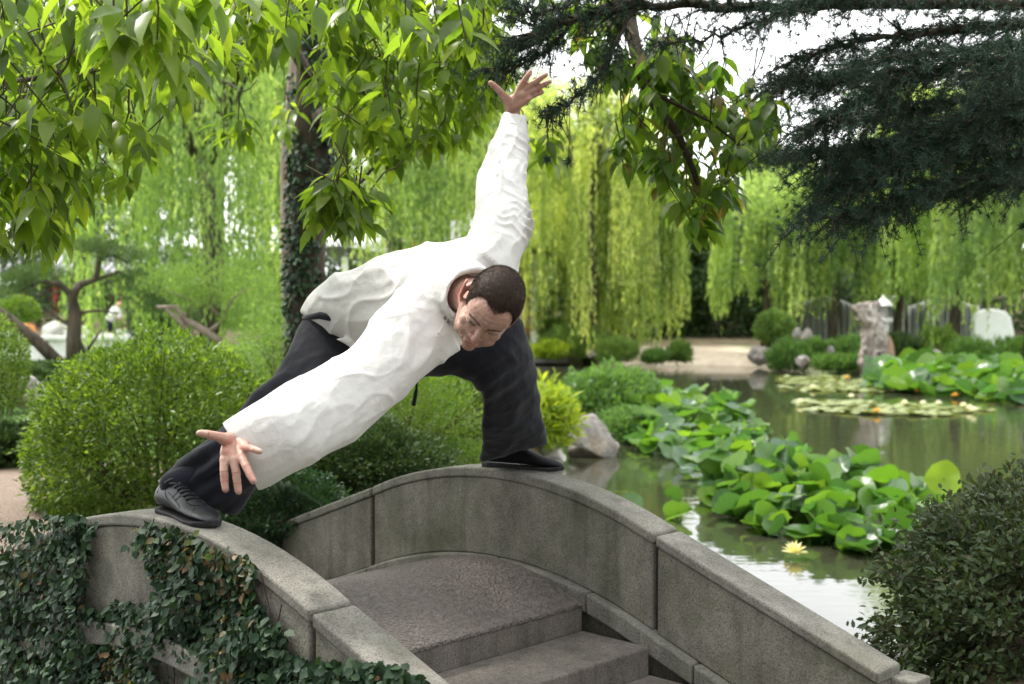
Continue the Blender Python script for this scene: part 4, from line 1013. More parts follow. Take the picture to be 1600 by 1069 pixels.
def lotus_bed(label, poly, n_, R0, R1, h0, h1, name='lotus_bed', tilt=.5, seed=1, blue=.12):
    rs = random.Random(seed); pts = [PZ(px, py, 0) for px, py in poly]; xy = [(p.x, p.y) for p in pts]
    cx = sum(p.x for p in pts) / len(pts); cy = sum(p.y for p in pts) / len(pts); o = empty(name, (cx, cy, 0), label, 'lotus plants')
    x0, x1 = min(p[0] for p in xy), max(p[0] for p in xy); y0, y1 = min(p[1] for p in xy), max(p[1] for p in xy); k = 0; mb = MB()
    while k < n_:
        x_, y_ = rs.uniform(x0, x1), rs.uniform(y0, y1)
        if not inpoly(x_, y_, xy): continue
        e = 0
        while e < 1.6 and inpoly(x_, y_ - e, xy): e += .1
        hh = h0 + (h1 - h0) * rs.random() ** .8 * min(1, .04 + e / 1.9)
        R = rs.uniform(R0, R1); me = rs.choice(LB) if rs.random() < blue else rs.choice(LM)
        q = bpy.data.objects.new('leaf', me); COL.objects.link(q); q.parent = o
        q.location = (x_ - cx, y_ - cy, hh); q.rotation_euler = (rs.gauss(-.15, tilt) * (hh > .06) * 1.0, rs.gauss(0, tilt) * (hh > .06), rs.uniform(0, 6.28)); q.scale = (R, R, R * rs.uniform(.8, 1.3))
        if hh > .06: mb.tube([(x_ + rs.gauss(0, .04), y_ + rs.gauss(0, .04), -.05), (x_, y_, hh - .01)], .005, 4)
        k += 1
    mb.build('stalks', MAT['green_stem'], o)['kind'] = 'stuff'; return o
lotus_bed('dense lotus bed on the near water left of centre of the pond', [(975, 690), (985, 706), (1060, 722), (1180, 712), (1200, 690), (1150, 668), (1080, 655), (1010, 645), (960, 650)], 290, .085, .15, .05, .48, seed=2, blue=.25, tilt=.35)
lotus_bed('large leafed lotus bed in the foreground water right of the bridge', [(1085, 768), (1110, 792), (1140, 815), (1200, 838), (1260, 850), (1330, 868), (1450, 872), (1490, 835), (1430, 800), (1340, 785), (1250, 765), (1160, 755)], 285, .085, .165, .03, .42, seed=3, tilt=.5)
lotus_bed('flat lotus leaves at the water between the two near beds', [(1050, 730), (1070, 755), (1130, 760), (1180, 745), (1150, 725)], 16, .10, .17, .02, .16, seed=5, tilt=.3, blue=.4)
lotus_bed('far lotus bed along the right bank behind the tall rock', [(1350, 600), (1370, 612), (1440, 618), (1600, 632), (1640, 632), (1640, 598), (1500, 592), (1400, 588)], 260, .16, .28, .05, .42, seed=4, tilt=.35, blue=.08)
# lone tall leaf and furled leaves
lotus('lotus_leaf_backlit', [(.16, .26, .02), (.2, .3, .03)], .4); BL = LM[1].copy(); BL.materials.clear(); BL.materials.append(MAT['lotus_leaf_backlit'])  # backlit glow of the lone leaf is put into a brighter colour
def one_leaf(label, tip, base, R, rot, m_=0, name='lotus_leaf', bright=None):
    o = empty(name, base, label, 'lotus leaf'); q = bpy.data.objects.new('leaf', (LM[m_] if bright is None else bright)); COL.objects.link(q); q.parent = o
    q.location = tip - base; q.rotation_euler = rot; q.scale = (R, R, R)
    MB().tube([base, base.lerp(tip, .5) + Vector((-.03, 0, .02)), tip], .005, 5).build('stalk', MAT['green_stem'], o, smooth=True)
one_leaf('single tall lotus leaf on a curved stalk standing apart near the right bank', P(1474, 748, 8.3), Vector((3.15, 8.4, 0)), .115, (1.0, -.95, .3), 1, bright=BL)
one_leaf('furled pale lotus leaf, upper of the two beside the parapet', P(1046, 778, 10.1), Vector((PZ(1052, 800).x, 10.0, 0)), .11, (1.2, .5, .6), 3)
one_leaf('half open lotus leaf, lower of the two beside the parapet', P(1062, 806, 9.6), Vector((PZ(1066, 822).x, 9.5, 0)), .12, (.9, -.4, -.5), 3)
one_leaf('small bright lotus leaf just above the far parapet coping', P(988, 784, 9.9), Vector((PZ(990, 792).x, 9.9, 0)), .09, (.7, 0, .2), 0)
one_leaf('small yellow green lotus leaf left of the big near bed', P(1108, 776, 10.0), Vector((PZ(1110, 790).x, 10.0, 0)), .10, (.8, .2, .2), 0)
def flower(label, p, R, mat, group=None, cat='water lily'):
    o = empty('water_lily', p, label, cat, group); n_ = 26; a = np.arange(n_) * 2.4; el = np.linspace(.15, 1.2, n_)
    d_ = np.stack([np.cos(a) * np.cos(el), np.sin(a) * np.cos(el), np.sin(el)], -1)
    leaves('petals', np.tile(np.array(p) + np.array([0, 0, .01]), (n_, 1)), d_, np.tile([[0, 0, 1.]], (n_, 1)) + d_ * .1, R, R * .28, T_ROUND, mat, o)
flower('open pale yellow water lily in front of the near lotus bed', PZ(1241, 868, .02), .095, 'petal_cream')
rs = random.Random(5)
for i, (px, py, mt) in enumerate([(1250, 630, 1), (1330, 622, 1), (1413, 632, 1), (1442, 633, 1), (1466, 633, 1), (1505, 636, 1), (1515, 640, 1), (1521, 643, 1), (1268, 580, 1), (1390, 607, 1), (1433, 614, 2), (1492, 620, 2), (1550, 622, 2), (1370, 645, 2), (1323, 592, 2), (1596, 626, 2), (1270, 607, 1)]):
    wz = 'white' if mt == 1 else 'orange'
    where = ['at the left tip of the nearer pad strip', 'just below the big standing rock', 'right of the standing rock reflection', 'third along the nearer strip', 'over the middle of the nearer strip', 'leftmost of the trio at the right end of the pad strip', 'middle of the trio at the right end of the pad strip', 'rightmost of the trio at the right end of the pad strip', 'on the farther pads left of the standing rock',
             'at the right foot of the standing rock', 'first right of the standing rock', 'in front of the far lotus bed', 'second from the right before the far lotus bed', 'lowest, under the standing rock', 'left foot of the standing rock', 'at the right edge of the picture', 'at the left tip of the farther pad strip'][i]
    flower(f'small {wz} water lily {where}', PZ(px, py, .03), .075, 'petal_white' if mt == 1 else 'petal_orange', f'far {wz} water lilies')
# floating pad carpets
def pads(label, polys, n_):
    mb = MB(); rs = random.Random(9)
    allp = [[(PZ(a, b_).x, PZ(a, b_).y) for a, b_ in poly] for poly in polys]; k = 0
    while k < n_:
        xy = allp[k % len(allp)]; x0, x1 = min(p[0] for p in xy), max(p[0] for p in xy); y0, y1 = min(p[1] for p in xy), max(p[1] for p in xy)
        x_, y_ = rs.uniform(x0, x1), rs.uniform(y0, y1)
        if not inpoly(x_, y_, xy): continue
        r = rs.uniform(.05, .12); z_ = rs.uniform(.004, .03); tl = rs.gauss(0, .15)
        ring = [(x_ + r * math.cos(q), y_ + r * math.sin(q), z_ + tl * r * math.sin(q + 1)) for q in [2 * PI * j / 9 + .3 for j in range(9)]]
        mb.add(ring + [(x_, y_, z_)], [(9, j, j + 1) for j in range(8)]); k += 1
    o = mb.build('lily_pads', MAT['pad'], None, smooth=True); tag(o, label, 'lily pads', kind='stuff')
leafmat('pad', [(.14, .22, .05), (.28, .3, .14), (.2, .26, .08)], .2, .4, 1.5)
pads('pale floating lily pads in thin strips on the far water', [[(1240, 626), (1250, 634), (1400, 640), (1520, 646), (1560, 642), (1450, 634), (1330, 627)], [(1255, 640), (1300, 646), (1420, 650), (1500, 650), (1420, 644)], [(1210, 605), (1240, 610), (1370, 614), (1440, 612), (1350, 606)], [(1215, 590), (1230, 600), (1350, 606), (1370, 596), (1300, 588)]], 900)

# ------------------------------------------------------------------ far bank
def far_rock(px, py, d_, rx, rz_, sd, lb, mt='rock'):
    p = P(px, py, d_); return rock('boulder', lb, p, (rx, rx * .8, rz_), sd, mt, group='boulders on the far bank')
# tall standing rock
def standing_rock():
    d_ = 25.3; o = empty('standing_rock', P(1368, 592, d_), 'tall grey standing rock with flat white top rising from the lotus bed', 'rock')
    mb = MB(); prof = [((1340, 597), (1400, 594), .34), ((1342, 565), (1400, 570), .3), ((1345, 540), (1392, 545), .26), ((1344, 515), (1384, 520), .24), ((1340, 498), (1378, 500), .26), ((1336, 488), (1376, 488), .28), ((1335, 478), (1374, 474), .26), ((1345, 473), (1368, 472), .2)]
    mb.loft(interp_rings([sil(a, b_, d_, t_, 16) for a, b_, t_ in prof], 3)); me = remesh(mb, .035, 2)
    co = get_co(me); no = get_no(me); co += no * (.07 * vnoise(co * 3) + .10 * (1 - np.abs(vnoise(co * 5 + 4))) ** 2 + .03 * vnoise(co * 14) - .08)[:, None]; set_co(me, co)
    link('shaft', me, MAT['rock_streak'], o)
    mb = MB(); mb.loft(interp_rings([sil((1382, 520), (1392, 524), d_ + .1, .1, 12), sil((1384, 545), (1400, 548), d_, .2, 12), sil((1378, 590), (1404, 585), d_, .25, 12)], 3)); me = remesh(mb, .035, 2)
    co = get_co(me); no = get_no(me); co += no * (.05 * vnoise(co * 4) + .02 * vnoise(co * 14))[:, None]; set_co(me, co); shade(me); link('rust_face', me, MAT['rock_rust'], o)
standing_rock()
for a in [(1190, 556, 28.2, .30, .26, 31, 'pale boulder at the right end of the sandy bank'), (1222, 548, 28.6, .28, .24, 32, 'grey boulder under the small round tree', 'rock'), (1243, 533, 29.5, .26, .3, 33, 'leaning grey boulder right of the small round tree'),
          (1261, 531, 29.2, .14, .26, 34, 'narrow upright grey boulder left of the standing rock'), (1256, 566, 26.3, .2, .14, 35, 'low pale boulder in the reeds at the water'), (1297, 552, 27, .1, .16, 36, 'small upright stone in the reeds'),
          (1436, 566, 26.5, .36, .16, 37, 'wide flat rock right of the standing rock'), (1462, 560, 27.5, .3, .2, 38, 'pinkish rock behind the far lotus bed'), (1497, 570, 26, .26, .18, 39, 'grey rock half hidden by reeds on the right bank'), (1573, 570, 25.8, .14, .15, 40, 'rounded grey stone near the right edge of the picture'),
          (937, 553, 28.3, .32, .14, 41, 'low grey rock on the bank left of the sand'), (1405, 572, 26, .12, .14, 42, 'small white stone at the foot of the standing rock')]:
    far_rock(*a[:7])
fs_ = [(900, 540, 29, .6, .34, 'mid_leaf', 'tall green reeds on the far bank under the willow trunk'), (962, 552, 28.2, .42, .22, 'mid_leaf', 'leafy green clump on the bank left of the sand'), (1062, 555, 28.2, .2, .17, 'mid_leaf', 'rounded tuft of reeds alone on the sand'), (1025, 562, 28, .22, .1, 'reed_leaf', 'low tuft at the left edge of the sand'),
       (860, 552, 28.6, .4, .16, 'yellow_leaf', 'yellow green water plants beside the stone steps'), (1235, 560, 27, .42, .28, 'reed_leaf', 'green reeds in front of the leaning boulders'), (1275, 556, 27.2, .34, .22, 'reed_leaf', 'green reeds between boulders and standing rock'), (1325, 556, 27.4, .36, .28, 'reed_leaf', 'dark reeds left of the standing rock'), (1305, 572, 26, .4, .12, 'reed_leaf', 'low reeds at the water left of the standing rock'),
       (1405, 548, 28, .4, .24, 'dark_leaf', 'dark shrub just right of the standing rock'), (1468, 545, 28, .45, .36, 'mid_leaf', 'yellow green shrub in front of the grey drapes'), (1520, 560, 27, .5, .3, 'reed_leaf', 'green reeds under the white screen'), (1590, 558, 27, .4, .3, 'reed_leaf', 'green reeds at the right edge of the far bank'),
       (852, 520, 31, .5, .3, 'mid_leaf', 'light green shrub behind the white pavilion post')]
for i, (px, py, d_, rx, rz_, mt, lb) in enumerate(fs_):
    bush('bank_shrub', lb, 'shrub', P(px, py, d_), (rx, rx * .8, rz_ * 1.1), 2200, .17, .026, mt, low=-.9, group='low plants along the far bank', seed=40 + i, bump=.5, bscale=3.5, stems=0, up=1.6)
bush('round_tree', 'small round topped tree on the bank between sand and boulders', 'tree', P(1210, 512, 29), (.42, .42, .36), 2600, .09, .05, 'mid_leaf', low=-1, seed=60, bump=.2, stems=0, ground=gh(P(1210, 512, 29).x, 29))
MB().tube([P(1201, 545, 29), P(1204, 525, 29), P(1212, 510, 29)], [.05, .04, .02], 6).build('trunk', MAT['bark'], bpy.data.objects['round_tree'])
# grey drapes hung between posts and white screen, stone lantern
def drapes():
    o = empty('fabric_drapes', P(1400, 540, 33), 'long grey white vertical drapes hanging behind the willows on the right', 'drapes'); rs = random.Random(3)
    pts = []
    x0, x1 = 1235, 1530; n_ = 240
    for part, (a, b_) in enumerate(((1235, 1345), (1385, 1412), (1418, 1530))):
        front = []; back = []; m_ = int((b_ - a) * 1.1)
        rings = []
        for k in range(m_):
            px = a + (b_ - a) * k / (m_ - 1); dd = 33 + .1 * math.sin(k * 1.35) + .05 * math.sin(k * .6 + part)
            t_ = 470 + 8 * math.cos((px - a) / (b_ - a) * 2 * PI)
            p0 = P(px, 546, dd); p1 = P(px, t_, dd); e = Vector((0, .03, 0)); rings.append([p0, p1, p1 + e, p0 + e])
        MB().loft(rings).build('drape', MAT['drape_grey'], o, smooth=False)
    for px in (1235, 1348, 1415, 1530): MB().tube([P(px, 548, 33.1), P(px, 460, 33.1)], .04, 6).build('post', MAT['bark_grey'], o)
drapes()
def screen():
    o = empty('white_screen', P(1553, 546, 31), 'bright white upright panel with rounded top behind the reeds at the right', 'screen')
    out = [(1522, 546), (1522, 500), (1527, 490), (1540, 484), (1556, 483), (1572, 487), (1580, 496), (1585, 520), (1586, 546)]
    r0 = [P(a, b_, 31) for a, b_ in out]; r1 = [P(a, b_, 31) + Vector((0, .25, 0)) for a, b_ in out]
    MB().loft([r0, r1]).build('panel', MAT['white_paint'], o, bevel=.03)
screen()
def lantern():
    d_ = 27.5; b0_ = P(1381, 560, d_); o = empty('stone_lantern', (b0_.x, b0_.y, gh(b0_.x, b0_.y)), 'pale stone lantern standing right behind the tall standing rock', 'lantern')
    def cyl(py0, py1, r0, r1, name, mat='white_stone', n_=6): MB().tube([P(1381, py0, d_), P(1381, py1, d_)], [r0, r1], n_).build(name, MAT[mat], o, bevel=.01)
    cyl(570, 503, .09, .08, 'pillar'); cyl(503, 497, .2, .2, 'platform'); cyl(497, 478, .11, .11, 'fire_box', 'grey_stone'); cyl(478, 467, .22, .08, 'roof'); cyl(467, 461, .06, .02, 'finial')
lantern()

# buildings
def pavilion():
    d_ = 30; o = empty('pavilion', P(690, 560, d_), 'waterside pavilion with grey roof, white posts and red lattice behind the man', 'pavilion')
    X0, X1 = P(540, 500, d_).x, P(834, 500, d_).x; zf = P(0, 540, d_).z; zr = P(0, 402, d_).z; D0, D1 = d_, d_ + 3.6
    for i, x_ in enumerate((X0, (X0 + X1) / 2, X1)):
        for y_ in (D0, D1): MB().box((x_, y_, (zf + zr) / 2), (.075, .075, (zr - zf) / 2)).build('post', MAT['white_paint'], o, bevel=.01)
    for (a, b_) in ((X0 + .1, (X0 + X1) / 2 - .1), ((X0 + X1) / 2 + .1, X1 - .1)):
        f = MB().box(((a + b_) / 2, D0, zf + .30), ((b_ - a) / 2, .04, .03)).build('railing', MAT['red_lacquer'], o)
        mb = MB()
        for z_ in (zf + .9, zf + 1.65): mb.box(((a + b_) / 2, D0 - .002, z_), ((b_ - a) / 2, .025, .02))
        k = a
        while k < b_: mb.box((k, D0 + .03, zf + 1.0), (.018, .02, .72)); k += .16
        for x_ in (a + .04, b_ - .04): mb.box((x_, D0 - .004, zf + 1.0), (.06, .03, .74))
        mb.build('lattice', MAT['red_lacquer'], o)
    MB().box(((X0 + X1) / 2, D1 - .3, (zf + zr) / 2), ((X1 - X0) / 2, .05, (zr - zf) / 2 - .02)).build('back_wall', MAT['wall_plaster'], o)
    MB().box(((X0 + X1) / 2, (D0 + D1) / 2, zf - .16), ((X1 - X0) / 2 + .2, (D1 - D0) / 2 + .2, .155)).build('plinth', MAT['grey_stone'], o, bevel=.02)
    MB().box((X1 + .15, D0 - .15, zf - .12), (.45, .35, .06)).build('step', MAT['grey_stone'], o, bevel=.02); MB().box((X1 + .2, D0 - .45, zf - .28), (.55, .4, .09)).build('step', MAT['grey_stone'], o, bevel=.02)
    ex, ey = (X1 - X0) / 2 + .55, (D1 - D0) / 2 + .5; cx, cy = (X0 + X1) / 2, (D0 + D1) / 2; rings = []
    for t_, h_ in ((0, 0), (.25, .12), (.5, .36), (.75, .75), (.93, 1.15)):
        ring = []
        for k in range(24):
            a = 2 * PI * k / 24 + PI / 24; c_, s__ = math.cos(a), math.sin(a); m_ = max(abs(c_), abs(s__)); q = (1 - t_)
            corner = (abs(c_ * s__) * 2) ** 4
            ring.append((cx + (ex * q + .3 * t_) * c_ / m_, cy + (ey * q + .05) * s__ / m_, zr + h_ * .8 + .28 * corner * (1 - t_)))
        rings.append(ring)
    rf = MB().loft(rings).build('roof', MAT['roof_tile_grey'], o); mb = MB()
    for k in range(30):
        x_ = cx - ex + (k + .5) * 2 * ex / 30; t1 = min(.9, 1 - abs(x_ - cx) / ex); pts = []
        for t_, h_ in ((0, 0), (.25, .12), (.5, .36), (.75, .75), (.93, 1.15)):
            if t_ <= t1 + .02: pts.append((x_, cy - (ey * (1 - t_) + .05) - .01, zr + h_ * .8 + .05))
        if len(pts) > 1: mb.tube(pts, .03, 5)
    mb.build('tile_ridge', MAT['roof_tile_grey'], rf)
    MB().box((P(655, 380, d_).x, cy - ey - .1, P(655, 382, d_).z), (.1, .05, .14)).build('ornament', MAT['red_lacquer'], o)
pavilion()
def hall():
    d_ = 46; o = empty('garden_hall', P(130, 520, d_), 'low hall with grey tiled roof, pale walls and red columns at far left', 'building')
    a, b_ = P(30, 450, d_), P(260, 450, d_); zf = P(0, 520, d_).z; ze = P(0, 425, d_).z
    MB().box(((a.x + b_.x) / 2, d_ + 1.2, (zf + ze) / 2), ((b_.x - a.x) / 2, .1, (ze - zf) / 2)).build('wall', MAT['wall_plaster'], o)
    for px in (40, 88, 133, 190, 250): MB().tube([P(px, 520, d_), P(px, 424, d_)], .12, 10).build('column', MAT['red_lacquer'], o, smooth=True)
    for px in (62, 112, 160, 220):
        w_ = MB().box((P(px, 465, d_).x, d_ + 1.08, P(px, 470, d_).z), (.42, .03, .6)).build('window', MAT['window_dark'], o)
        mb = MB()
        for k in (-1, 0, 1): mb.box((P(px, 465, d_).x + k * .26, d_ + 1.04, P(px, 470, d_).z), (.02, .015, .6))
        mb.build('mullion', MAT['red_lacquer'], w_)
    cx = (a.x + b_.x) / 2; hw = (b_.x - a.x) / 2 + .8
    rings = [[(cx - hw, d_ + y_, z_), (cx + hw, d_ + y_, z_), (cx + hw, d_ + y_, z_ - .12), (cx - hw, d_ + y_, z_ - .12)] for y_, z_ in ((-1, ze), (0, ze + .35), (1.0, ze + .9), (2, ze + .35), (3, ze))]
    rf = MB().loft(rings).build('roof', MAT['roof_tile_grey'], o); mb = MB(); k = -hw + .1
    while k < hw: mb.tube([(cx + k, d_ - 1, ze + .03), (cx + k, d_, ze + .38), (cx + k, d_ + 1, ze + .93)], .05, 5); k += .28
    mb.build('tile_ridge', MAT['roof_tile_grey'], rf)
hall()
# white terrace wall with balusters, boulders, tables
def terrace():
    d_ = 26; o = empty('terrace_wall', P(120, 556, d_), 'low white stone terrace wall with a flat cap at the left', 'wall')
    a, b_ = P(22, 560, d_), P(245, 556, d_); zt = P(0, 528, d_).z; cx = (a.x + b_.x) / 2; hw = (b_.x - a.x) / 2
    MB().box((cx, d_, zt), (hw, .16, .04)).build('cap', MAT['white_stone'], o, bevel=.01)
    MB().box((cx, d_, zt - .42), (hw, .13, .08)).build('base', MAT['white_stone'], o, bevel=.01)
    k = 0; x_ = a.x + .12
    while x_ < b_.x:
        MB().box((x_, d_, zt - .19), (.17, .08, .15)).build('panel', MAT['white_stone'], o, bevel=.01); x_ += .40
    x_ = a.x
    while x_ < b_.x: MB().box((x_ - .09, d_, zt - .15), (.05, .12, .30)).build('pier', MAT['white_stone'], o, bevel=.01); x_ += 1.2
terrace()
rock('boulder', 'pale peaked boulder behind the terrace wall, left of the crooked pine', P(88, 522, 28), (.3, .25, .34), 71, 'rock_pale'); rock('boulder', 'smaller round pale boulder just right of the crooked pine trunk', P(130, 524, 28), (.22, .2, .24), 72, 'rock_pale'); rock('boulder', 'long low pale boulder on the terrace below the bending man', P(166, 528, 27.5), (.3, .2, .12), 73, 'rock_pale')
rock('boulder', 'grey striped boulder under the clipped bush at the left edge', P(38, 612, 9.4), (.15, .14, .13), 74, 'rock')
def table(px, py, d_, lb, r):
    p = P(px, py, d_); o = empty('stone_table', p - Vector((0, 0, .7)), lb, 'table')
    MB().tube([p, p - Vector((0, 0, .08))], r, 16).build('tabletop', MAT['white_stone'], o, bevel=.01); MB().tube([p - Vector((0, 0, .08)), p - Vector((0, 0, .35)), p - Vector((0, 0, .75))], [r * .35, r * .22, r * .4], 10).build('pedestal', MAT['white_stone'], o)
table(226, 507, 36, 'round white stone table right of the bending man, higher one', .27); table(200, 516, 33, 'round white stone table just below the bending man', .3); table(235, 520, 31, 'low white stone seat nearest the clipped bush', .22)
def small_person(label, base, pts, cloth):
    o = empty('person', base, label, 'person'); b_ = Vector(base)
    for nm, mt, caps in pts:
        mb = MB()
        for (p0, r0, p1, r1) in caps: mb.capsule(b_ + Vector(p0), r0, b_ + Vector(p1), r1, 10)
        me = remesh(mb, .012, 3); shade(me); link(nm, me, MAT[mt], o)
b0_ = P(176, 540, 38); b0_.z = P(0, 473, 38).z - 1.42
head_ = lambda x_, z_, y_=0: [((x_, y_, z_), .095, (x_ + .02, y_ - .02, z_ + .07), .1)]
small_person('man in white top and dark trousers bending over on the far terrace', b0_,
    [('body', 'skin_far', head_(.2, 1.27) + [((.2, 0, 1.27), .06, (.1, 0, 1.2), .07), ((.1, 0, 1.15), .1, (-.05, 0, .85), .1), ((.12, -.15, 1.12), .05, (.3, -.15, .95), .04), ((.3, -.15, .95), .04, (.42, -.12, .82), .035), ((.12, .15, 1.12), .05, (.32, .15, .92), .04), ((-.08, -.1, .8), .08, (-.05, -.1, .08), .05), ((-.08, .1, .8), .08, (-.03, .1, .08), .05)]),
     ('shirt', 'cloth_white', [((.12, 0, 1.17), .17, (-.06, 0, .9), .15), ((.12, -.16, 1.14), .075, (.24, -.16, 1.0), .06), ((.12, .16, 1.14), .075, (.24, .16, 1.0), .06)]),
     ('trousers', 'cloth_dark', [((-.1, 0, .85), .16, (-.1, 0, .78), .16), ((-.08, -.1, .8), .11, (-.05, -.1, .12), .075), ((-.08, .1, .8), .11, (-.03, .1, .12), .075)]),
     ('hair', 'hair_mat', [((.19, .02, 1.36), .095, (.17, .02, 1.34), .09)])], None)
b1_ = P(45, 560, 36); b1_.z = P(0, 494, 36).z - 1.2
small_person('person in orange top and pale blue trousers sitting behind the terrace wall', b1_,
    [('body', 'skin_far', head_(.02, 1.02) + [((.02, 0, 1.02), .055, (0, 0, .92), .06), ((0, 0, .9), .11, (0, 0, .5), .1), ((.15, -.05, .88), .05, (.24, -.16, .62), .04), ((.24, -.16, .62), .04, (.1, -.32, .55), .035), ((-.15, -.05, .88), .05, (-.24, -.16, .62), .04), ((-.24, -.16, .62), .04, (-.08, -.32, .55), .035), ((.09, 0, .48), .09, (.1, -.42, .46), .07), ((-.09, 0, .48), .09, (-.1, -.42, .46), .07), ((.1, -.42, .46), .06, (.1, -.42, .05), .05), ((-.1, -.42, .46), .06, (-.1, -.42, .05), .05)]),
     ('shirt', 'cloth_orange', [((0, 0, .88), .15, (0, 0, .55), .15), ((.14, -.04, .88), .075, (.23, -.14, .68), .06), ((-.14, -.04, .88), .075, (-.23, -.14, .68), .06)]),
     ('trousers', 'cloth_blue', [((.09, 0, .47), .13, (.1, -.42, .46), .095), ((-.09, 0, .47), .13, (-.1, -.42, .46), .095), ((.1, -.42, .46), .09, (.1, -.42, .12), .075), ((-.1, -.42, .46), .09, (-.1, -.42, .12), .075)]),
     ('hair', 'hair_mat', [((.02, .02, 1.12), .1, (.02, .03, 1.05), .09)])], None)
# pale stone seat block under the sitting person
sb = MB().box((0, 0, .17), (.4, .22, .17)).build('stone_block', MAT['white_stone'], None, bevel=.02); sb.location = b1_ + Vector((0, .05, 0)); tag(sb, 'white stone block seat under the person in orange', 'seat')

# crooked pines on the left
def pine(name, label, limbs, pads_, mat='pine_leaf', bark='bark', nl=1600, L=.07):
    o = empty(name, limbs[0][0][0], label, 'tree')
    for i, (pts, r0, r1) in enumerate(limbs):
        n_ = len(pts); MB().tube(pts, [r0 + (r1 - r0) * k / (n_ - 1) for k in range(n_)], 8).build('trunk' if i == 0 else 'limb', MAT[bark], o, smooth=True)
    P_ = []; D_ = []
    for (c, r) in pads_:
        u_ = rdir(nl); q = np.array(c) + u_ * np.array(r) * (rng.random((nl, 1)) ** .4); P_.append(q); D_.append(u_ * .5 + np.array([0, 0, .6]) + rng.normal(size=(nl, 3)) * .5)
    P_ = np.concatenate(P_); D_ = np.concatenate(D_); leaves('needles', P_, D_, rdir(len(P_)), L, L * .18, T_SMALL, mat, o, 'stuff')
d_ = 17
pine('crooked_pine', 'twisted dark pine with an upright forked trunk in front of the terrace wall',
     [([P(116, 570, d_), P(115, 530, d_), P(118, 490, d_), P(112, 462, d_), P(125, 445, d_)], .11, .06), ([P(112, 462, d_), P(95, 445, d_), P(62, 440, d_), P(30, 455, d_)], .05, .02), ([P(125, 445, d_), P(150, 437, d_), P(155, 405, d_), P(175, 398, d_), P(200, 410, d_)], .05, .02),
      ([P(125, 568, d_), P(130, 545, d_), P(112, 510, d_), P(82, 492, d_), P(78, 480, d_)], .035, .015), ([P(128, 560, d_), P(145, 535, d_), P(158, 515, d_)], .03, .012), ([P(120, 490, d_), P(150, 485, d_), P(185, 490, d_)], .025, .01), ([P(150, 437, d_), P(185, 425, d_), P(205, 438, d_)], .03, .01)],
     [(P(60, 428, d_), (.4, .35, .12)), (P(190, 400, d_), (.4, .35, .12)), (P(25, 442, d_), (.3, .3, .14)), (P(150, 385, d_), (.3, .3, .1)), (P(215, 440, d_), (.38, .3, .16)), (P(240, 470, d_), (.25, .3, .16))], nl=900)
d_ = 13.5
pine('leaning_pine', 'pine with a thick bare trunk leaning up to the left edge of the picture',
     [([P(92, 568, d_), P(60, 535, d_), P(20, 505, d_), P(-20, 475, d_)], .07, .06)], [(P(-30, 460, d_), (.3, .3, .1))], nl=500)
bush('topiary_bush', 'small dark green clipped ball above the leaning pine trunk', 'bush', P(28, 486, 15), (.24, .24, .16), 3000, .035, .02, 'bush_leaf', low=-.9, seed=77, stems=0)
# grey-branched deciduous shrub behind the round bush
d_ = 14
pine('bare_branch_shrub', 'shrub with crooked pale grey branches behind the clipped bush', [([P(350, 540, d_), P(325, 520, d_), P(290, 500, d_), P(275, 480, d_), P(245, 480, d_)], .05, .02), ([P(290, 500, d_), P(300, 470, d_), P(262, 455, d_)], .03, .012), ([P(325, 520, d_), P(350, 500, d_), P(360, 470, d_), P(385, 450, d_)], .03, .01),
     ([P(300, 530, d_), P(285, 505, d_), P(260, 482, d_)], .04, .02), ([P(350, 500, d_), P(330, 480, d_), P(335, 450, d_)], .02, .008)], [(P(270, 440, d_), (.4, .4, .18)), (P(330, 430, d_), (.45, .4, .2)), (P(390, 460, d_), (.35, .4, .22)), (P(310, 465, d_), (.35, .3, .12)), (P(380, 500, d_), (.3, .3, .12))], 'mid_leaf', 'bark_pale', 900, .055)
for i, (px, py, d_, rx, rz_, mt, lb) in enumerate([(262, 460, 30, .8, .45, 'dark_leaf', 'soft green shrub right of the bending man'), (420, 470, 24, .9, .7, 'mid_leaf', 'pale green leafy shrub left of the slim trunk'), (345, 480, 27, 1.1, .5, 'pine_leaf', 'light green shrub behind the crooked grey branches'),
        (75, 590, 12.5, .55, .12, 'dark_leaf', 'low dark green ground cover below the terrace wall'), (20, 700, 8.4, .28, .1, 'dark_leaf', 'dark tufted ground cover beside the round bush'), (300, 600, 11, .8, .28, 'mid_leaf', 'shrub mostly hidden behind the top of the round bush'), (210, 570, 13, .4, .14, 'reed_leaf', 'small green tufts under the tables'),
        (490, 520, 17, .7, .5, 'mid_leaf', 'green shrub around the foot of the tall trunk'), (250, 515, 22, .5, .3, 'dark_leaf', 'dark shrub beneath the stone tables'), (640, 560, 14, .9, .5, 'mid_leaf', 'bright green shrub seen through the gap under the man'), (770, 640, 13, .5, .35, 'mid_leaf', 'green shrub behind the black trouser leg')]):
    bush('garden_shrub', lb, 'shrub', P(px, py, d_), (rx, rx * .8, rz_), 5000, .075, .032, mt, low=-.8, group='garden shrubs', seed=80 + i, bump=.35, bscale=3, stems=8, depth=.6)
# grass tufts on the lawn
n_ = 26000; gx = rng.uniform(-5.5, -1.6, n_); gy = rng.uniform(8.4, 16, n_); gz_ = height(gx, gy)
tag(leaves('grass', np.stack([gx, gy, gz_], -1), rng.normal(size=(n_, 3)) * .35 + np.array([0, 0, 1]), rdir(n_), .05, .006, T_NEEDLE, 'grass_blade'), 'short lawn grass left of the round bush', 'grass', kind='stuff')

